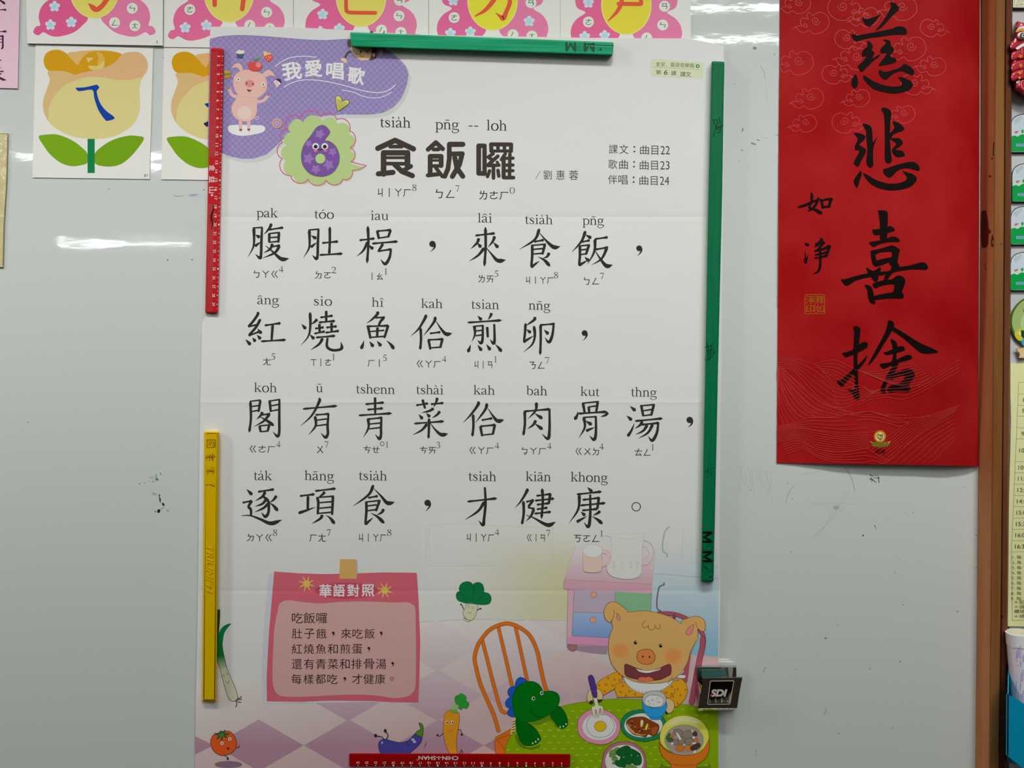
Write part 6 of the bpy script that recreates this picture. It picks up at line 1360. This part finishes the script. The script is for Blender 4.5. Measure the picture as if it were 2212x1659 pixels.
for cx, cy, s in ((240, 840, 30), (240, 975, 28), (225, 1085, 26), (225, 1160, 18)):
    for k in range(5): a = k * 1.2566; i.line([(cx + s * .3 * math.cos(a), cy + s * .3 * math.sin(a)), (cx + s * math.cos(a + .5), cy + s * math.sin(a + .5))], 9, 'd9a23c')
i.line('300 1200 255 1210 250 1260 270 1310 300 1330', 7, 'e0a2a6'); i.line('258 720 262 790', 6, 'e0b0b4'); i.line('262 1040 260 1090', 6, 'e0b0b4')
i.build('gold_trim', c)
# four name badges
BL = ('name badge nearest below the lion ornament, green hill under pale sky', 'second name badge below the lion ornament, set slightly further from the frame', 'third name badge below the lion ornament, rounded with a green hill', 'lowest of the four green hill name badges, just above the round cactus plaque')
proto = None
base_y = (248, 355, 447.5, 546.5); base_x = (0, 2.6, -.2, -.6)
def badge(dx, dy, label):
    c = empty('name_badge', 2235 + dx, 330 + dy, label, 'badge', 'name badges on the bulletin board')
    q = [(2183.6 + dx, 330 + dy), (2183.6 + dx, 268 + dy), (2186 + dx, 258 + dy), (2193 + dx, 250.5 + dy), (2206 + dx, 246 + dy), (2240 + dx, 245 + dy), (2290 + dx, 250 + dy), (2296 + dx, 330 + dy)]
    slab('backing', rrect([(a + (-.6), b_) for a, b_ in q[:1]] + q[1:], 4), .0002, .003, 1, m_dark, c)
    i = Ink(.003, 280 + dy, base=1, kind='plastic', tf=(dx, dy, 1))
    i.poly(rrect([(2184.3, 328.3), (2184.3, 270), (2187, 259), (2194, 252), (2206, 247.6), (2240, 246.5), (2288, 251), (2294, 328.3)], 4), 'bfcdd6', False); i.build('badge_face', c)
    i = Ink(.003, 300 + dy, base=3, kind='plastic', tf=(2170 + dx, 230 + dy, 7.54))
    i.poly('108 470 160 460 215 480 262 440 320 440 420 400 320 480 262 470 230 490 160 485', 'd9d5bd', False); i.poly('107 490 160 470 215 490 265 455 400 450 900 430 930 735 120 738 107 715', '0f9a4c', False); i.poly(ell(292, 405, 22, 28), '2d9a58'); i.line('292 425 292 450', 6, '3a7a48')
    i.poly('160 420 185 402 210 400 228 395 225 410 205 430 180 438', 'b5714a'); i.poly(rrect([(190, 605), (600, 605), (600, 652), (190, 652)], 20), '7fa9bd', False); [i.line([(212 + q * 26, 618), (212 + q * 26 + 14, 618), (212 + q * 26 + 4, 640), (212 + q * 26 + 16, 640)], 5, '2d6a80', False) for q in range(10)]
    for k in range(5): i.line([(165 + k * 24, 218 - k * 16), (188 + k * 22, 290 - k * 22)], 8, '8f8f98' if k < 3 else 'b08a8a', False)
    i.build('badge_print', c)
    return c
for k in range(4): badge(base_x[k], base_y[k] - 248, BL[k])
# round plaque
c = empty('round_plaque', 2240, 775, 'round green cactus plaque with a beige ribbon, above the yellow timetable', 'plaque')
slab('plaque_body', ell(2238, 696, 57, 58, 48), .0002, .003, 2, mat('4a5a1e', 'plastic', 700), c)
i = Ink(.003, 700, base=1, kind='plastic'); i.poly(ell(2240, 694, 54, 53, 48), '9ab070', False)
i.tf(2170, 630, 6.905)
i.poly('240 460 290 340 420 320 420 620 300 600 250 540', 'a9c98a'); i.poly('270 250 290 285 300 310 285 300', '2f4a22'); i.poly('150 620 180 580 235 535 260 560 250 640 260 720 220 730 170 690', 'c9bc3c'); i.poly(ell(232, 625, 18, 28), 'dcd8c0'); i.poly('250 580 300 590 340 660 300 700 250 660', '1f4a1e'); i.poly('255 740 285 705 340 700 340 810 270 800', '3d9ac9')
i.build('cactus_print', c)
slab('ribbon', [(2194.3, 753), (2225, 747), (2300, 752), (2292, 775), (2200, 773.5), (2203, 766)], .003, .0042, 1, mat('d0b489', 'plastic', 760), c)
i = Ink(.0042, 760, base=2, tf=(2170, 630, 6.905)); i.line('172 855 200 845 300 830', 6, '6a4a3a', False); i.line('168 862 225 925 210 990 300 995', 6, '6a4a3a', False); i.line('290 915 262 925 265 950 290 955', 8, 'e0d5c0'); i.build('ribbon_outline', c)
# timetable
c = empty('timetable_sheet', 2250, 1353, 'pale yellow timetable sheet with ruled rows and hours, pinned on the bulletin board', 'timetable')
sheet('paper_sheet', [(2182.5, 785), (2420, 783), (2420, 1356), (2175, 1353), (2179, 1100), (2184, 905), (2182.5, 860)], .0002, .0014, mat('d3cc96', 'paper', 1000), c)
i = Ink(.0014, 1000, base=1); TL = '6b6a4c'
def tx(y): return 2200.5 - (y - 826) * .0435 if y > 826 else 2200.5
ys = [826, 851, 875.5, 899, 924, 948, 997, 1021, 1046, 1070.5, 1094.5, 1119, 1143.5, 1168, 1192]
i.line([(tx(826), 826), (tx(1000) + .3, 1000), (tx(1192), 1192), (2187, 1340)], .8, TL, False, lv=3)
for y in ys: i.line([(tx(y), y), (2400, y)], .7, TL, False, lv=3)
i.line([(2187, 1340), (2400, 1340)], .8, TL, False, lv=3)
i.build('ruled_lines', c)
i = Ink(.0014, 1000, base=3)
for t, y in (('8:30', 864), ('8:40', 887), ('9:20', 937), ('10:00', 973), ('10:20', 1010), ('11:10', 1034), ('12:00', 1058.5), ('14:00', 1083), ('15:00', 1107.5), ('15:30', 1132), ('16:00', 1156), ('16:30', 1180.5)):
    x = tx(y) + (10.5 if len(t) == 4 else 7.5); i.text(t, (x, y - 4.4, x + 5.6 * len(t), y + 4.4), '55543c', .01, lv=4)
for k in range(9):
    y = 1203.5 + k * 11.2; i.text('%d. 每' % (k + 1), (tx(1192) + 2 - k * .35, y - 4, tx(1192) + 22, y + 4), '6b6a4c', .0, lv=4)
for t, y in (('＊配', 1301), ('＊課', 1311), ('續培', 1320.5), ('＊請', 1331)): i.text(t, (2191, y - 4, 2213, y + 4), '6b6a4c' if t[0] == '＊' else '3f3f2a', .0, lv=4)
i.build('printed_hours', c)
# tube in its blue holder
hold = empty('wall_pocket', 2235, 1659, 'blue plastic pocket holder at the bottom corner beside the dark frame', 'holder')
bl = mat('0e6f8a', 'plastic', 1580)
def pk_(pts, th, name):
    f = [P(*p) for p in pts]; N = len(pts); bk = [(v[0], v[1] + th, v[2] - .0005) for v in f]
    return mesh_obj(name, f + bk, [tuple(range(N)), tuple(range(2 * N - 1, N - 1, -1))] + [(k, N + k, N + (k + 1) % N, (k + 1) % N) for k in range(N)], [bl], None, hold)
pk_([(2176, 1499, .040), (2215, 1522, .040), (2330, 1590, .040), (2330, 1720, .040), (2215, 1664, .040), (2175.5, 1632, .040)], .002, 'front_panel')
pk_([(2178, 1425, .003), (2330, 1425, .003), (2330, 1690, .003), (2175, 1645, .003)], .002, 'back_panel')
sd = [P(2178, 1425, .003), P(2176, 1499, .040), P(2175.5, 1632, .040), P(2175, 1645, .003)]
mesh_obj('side_panel', sd + [(v[0] + .0015, v[1], v[2]) for v in sd], [(0, 1, 2, 3), (7, 6, 5, 4)] + [(k, 4 + k, 4 + (k + 1) % 4, (k + 1) % 4) for k in range(4)], [bl], None, hold)
tube = empty('rolled_tube', 2200, 1560, 'pale lilac rolled tube with small blue print, standing in the blue pocket holder', 'tube')
def cyl(name, a, c, r0, r1, m, parent, n=32, capends=True):
    a, c = Vector(a), Vector(c); d = (c - a).normalized(); u = d.cross(Vector((0, 1, 0))).normalized(); w = d.cross(u)
    vs = [tuple(a + (u * math.cos(t) + w * math.sin(t)) * r0) for t in (2 * math.pi * k / n for k in range(n))] + [tuple(c + (u * math.cos(t) + w * math.sin(t)) * r1) for t in (2 * math.pi * k / n for k in range(n))]
    fs = [(k, (k + 1) % n, n + (k + 1) % n, n + k) for k in range(n)] + ([tuple(range(n)), tuple(range(2 * n - 1, n - 1, -1))] if capends else [])
    return mesh_obj(name, vs, fs, [m], None, parent, False)
HT = .021
a_ = P(2201, 1371, HT); c_ = P(2222, 1640, HT)
cyl('tube_body', a_, c_, .0125, .0125, mat('b9aec9', 'plastic', 1440), tube)
e_ = P(2202.7, 1392, HT)
cyl('tube_cap', P(2200.6, 1366, HT), e_, .0131, .0131, mat('bfb6cc', 'plastic', 1400), tube)
cyl('cap_recess', P(2200.5, 1365.2, HT), P(2200.6, 1366.5, HT), .0105, .0105, mat('a8a48f', 'plastic', 1400), tube)
i = Ink(.0338, 1440, base=2, tf=(2150, 1340, 5.19)); PB = '4a46a0'
for x0, y0, y1 in ((240, 345, 430), (258, 310, 420), (280, 290, 430), (245, 450, 460), (252, 505, 515), (280, 470, 515), (315, 390, 480), (290, 590, 690), (280, 710, 780), (310, 560, 680), (292, 830, 860), (232, 690, 800), (310, 790, 890)):
    y = y0
    while y < y1: i.line([(x0 - (y - y0) * .06, y), (x0 + 6 - (y - y0) * .06, y + 5)], 6, PB, False); y += 13
for y in range(270, 650, 16): i.line([(172 + (y - 270) * .13, y), (200 + (y - 270) * .13, y + 2)], 6, 'b79aa8', False)
i.build('tube_print', tube)
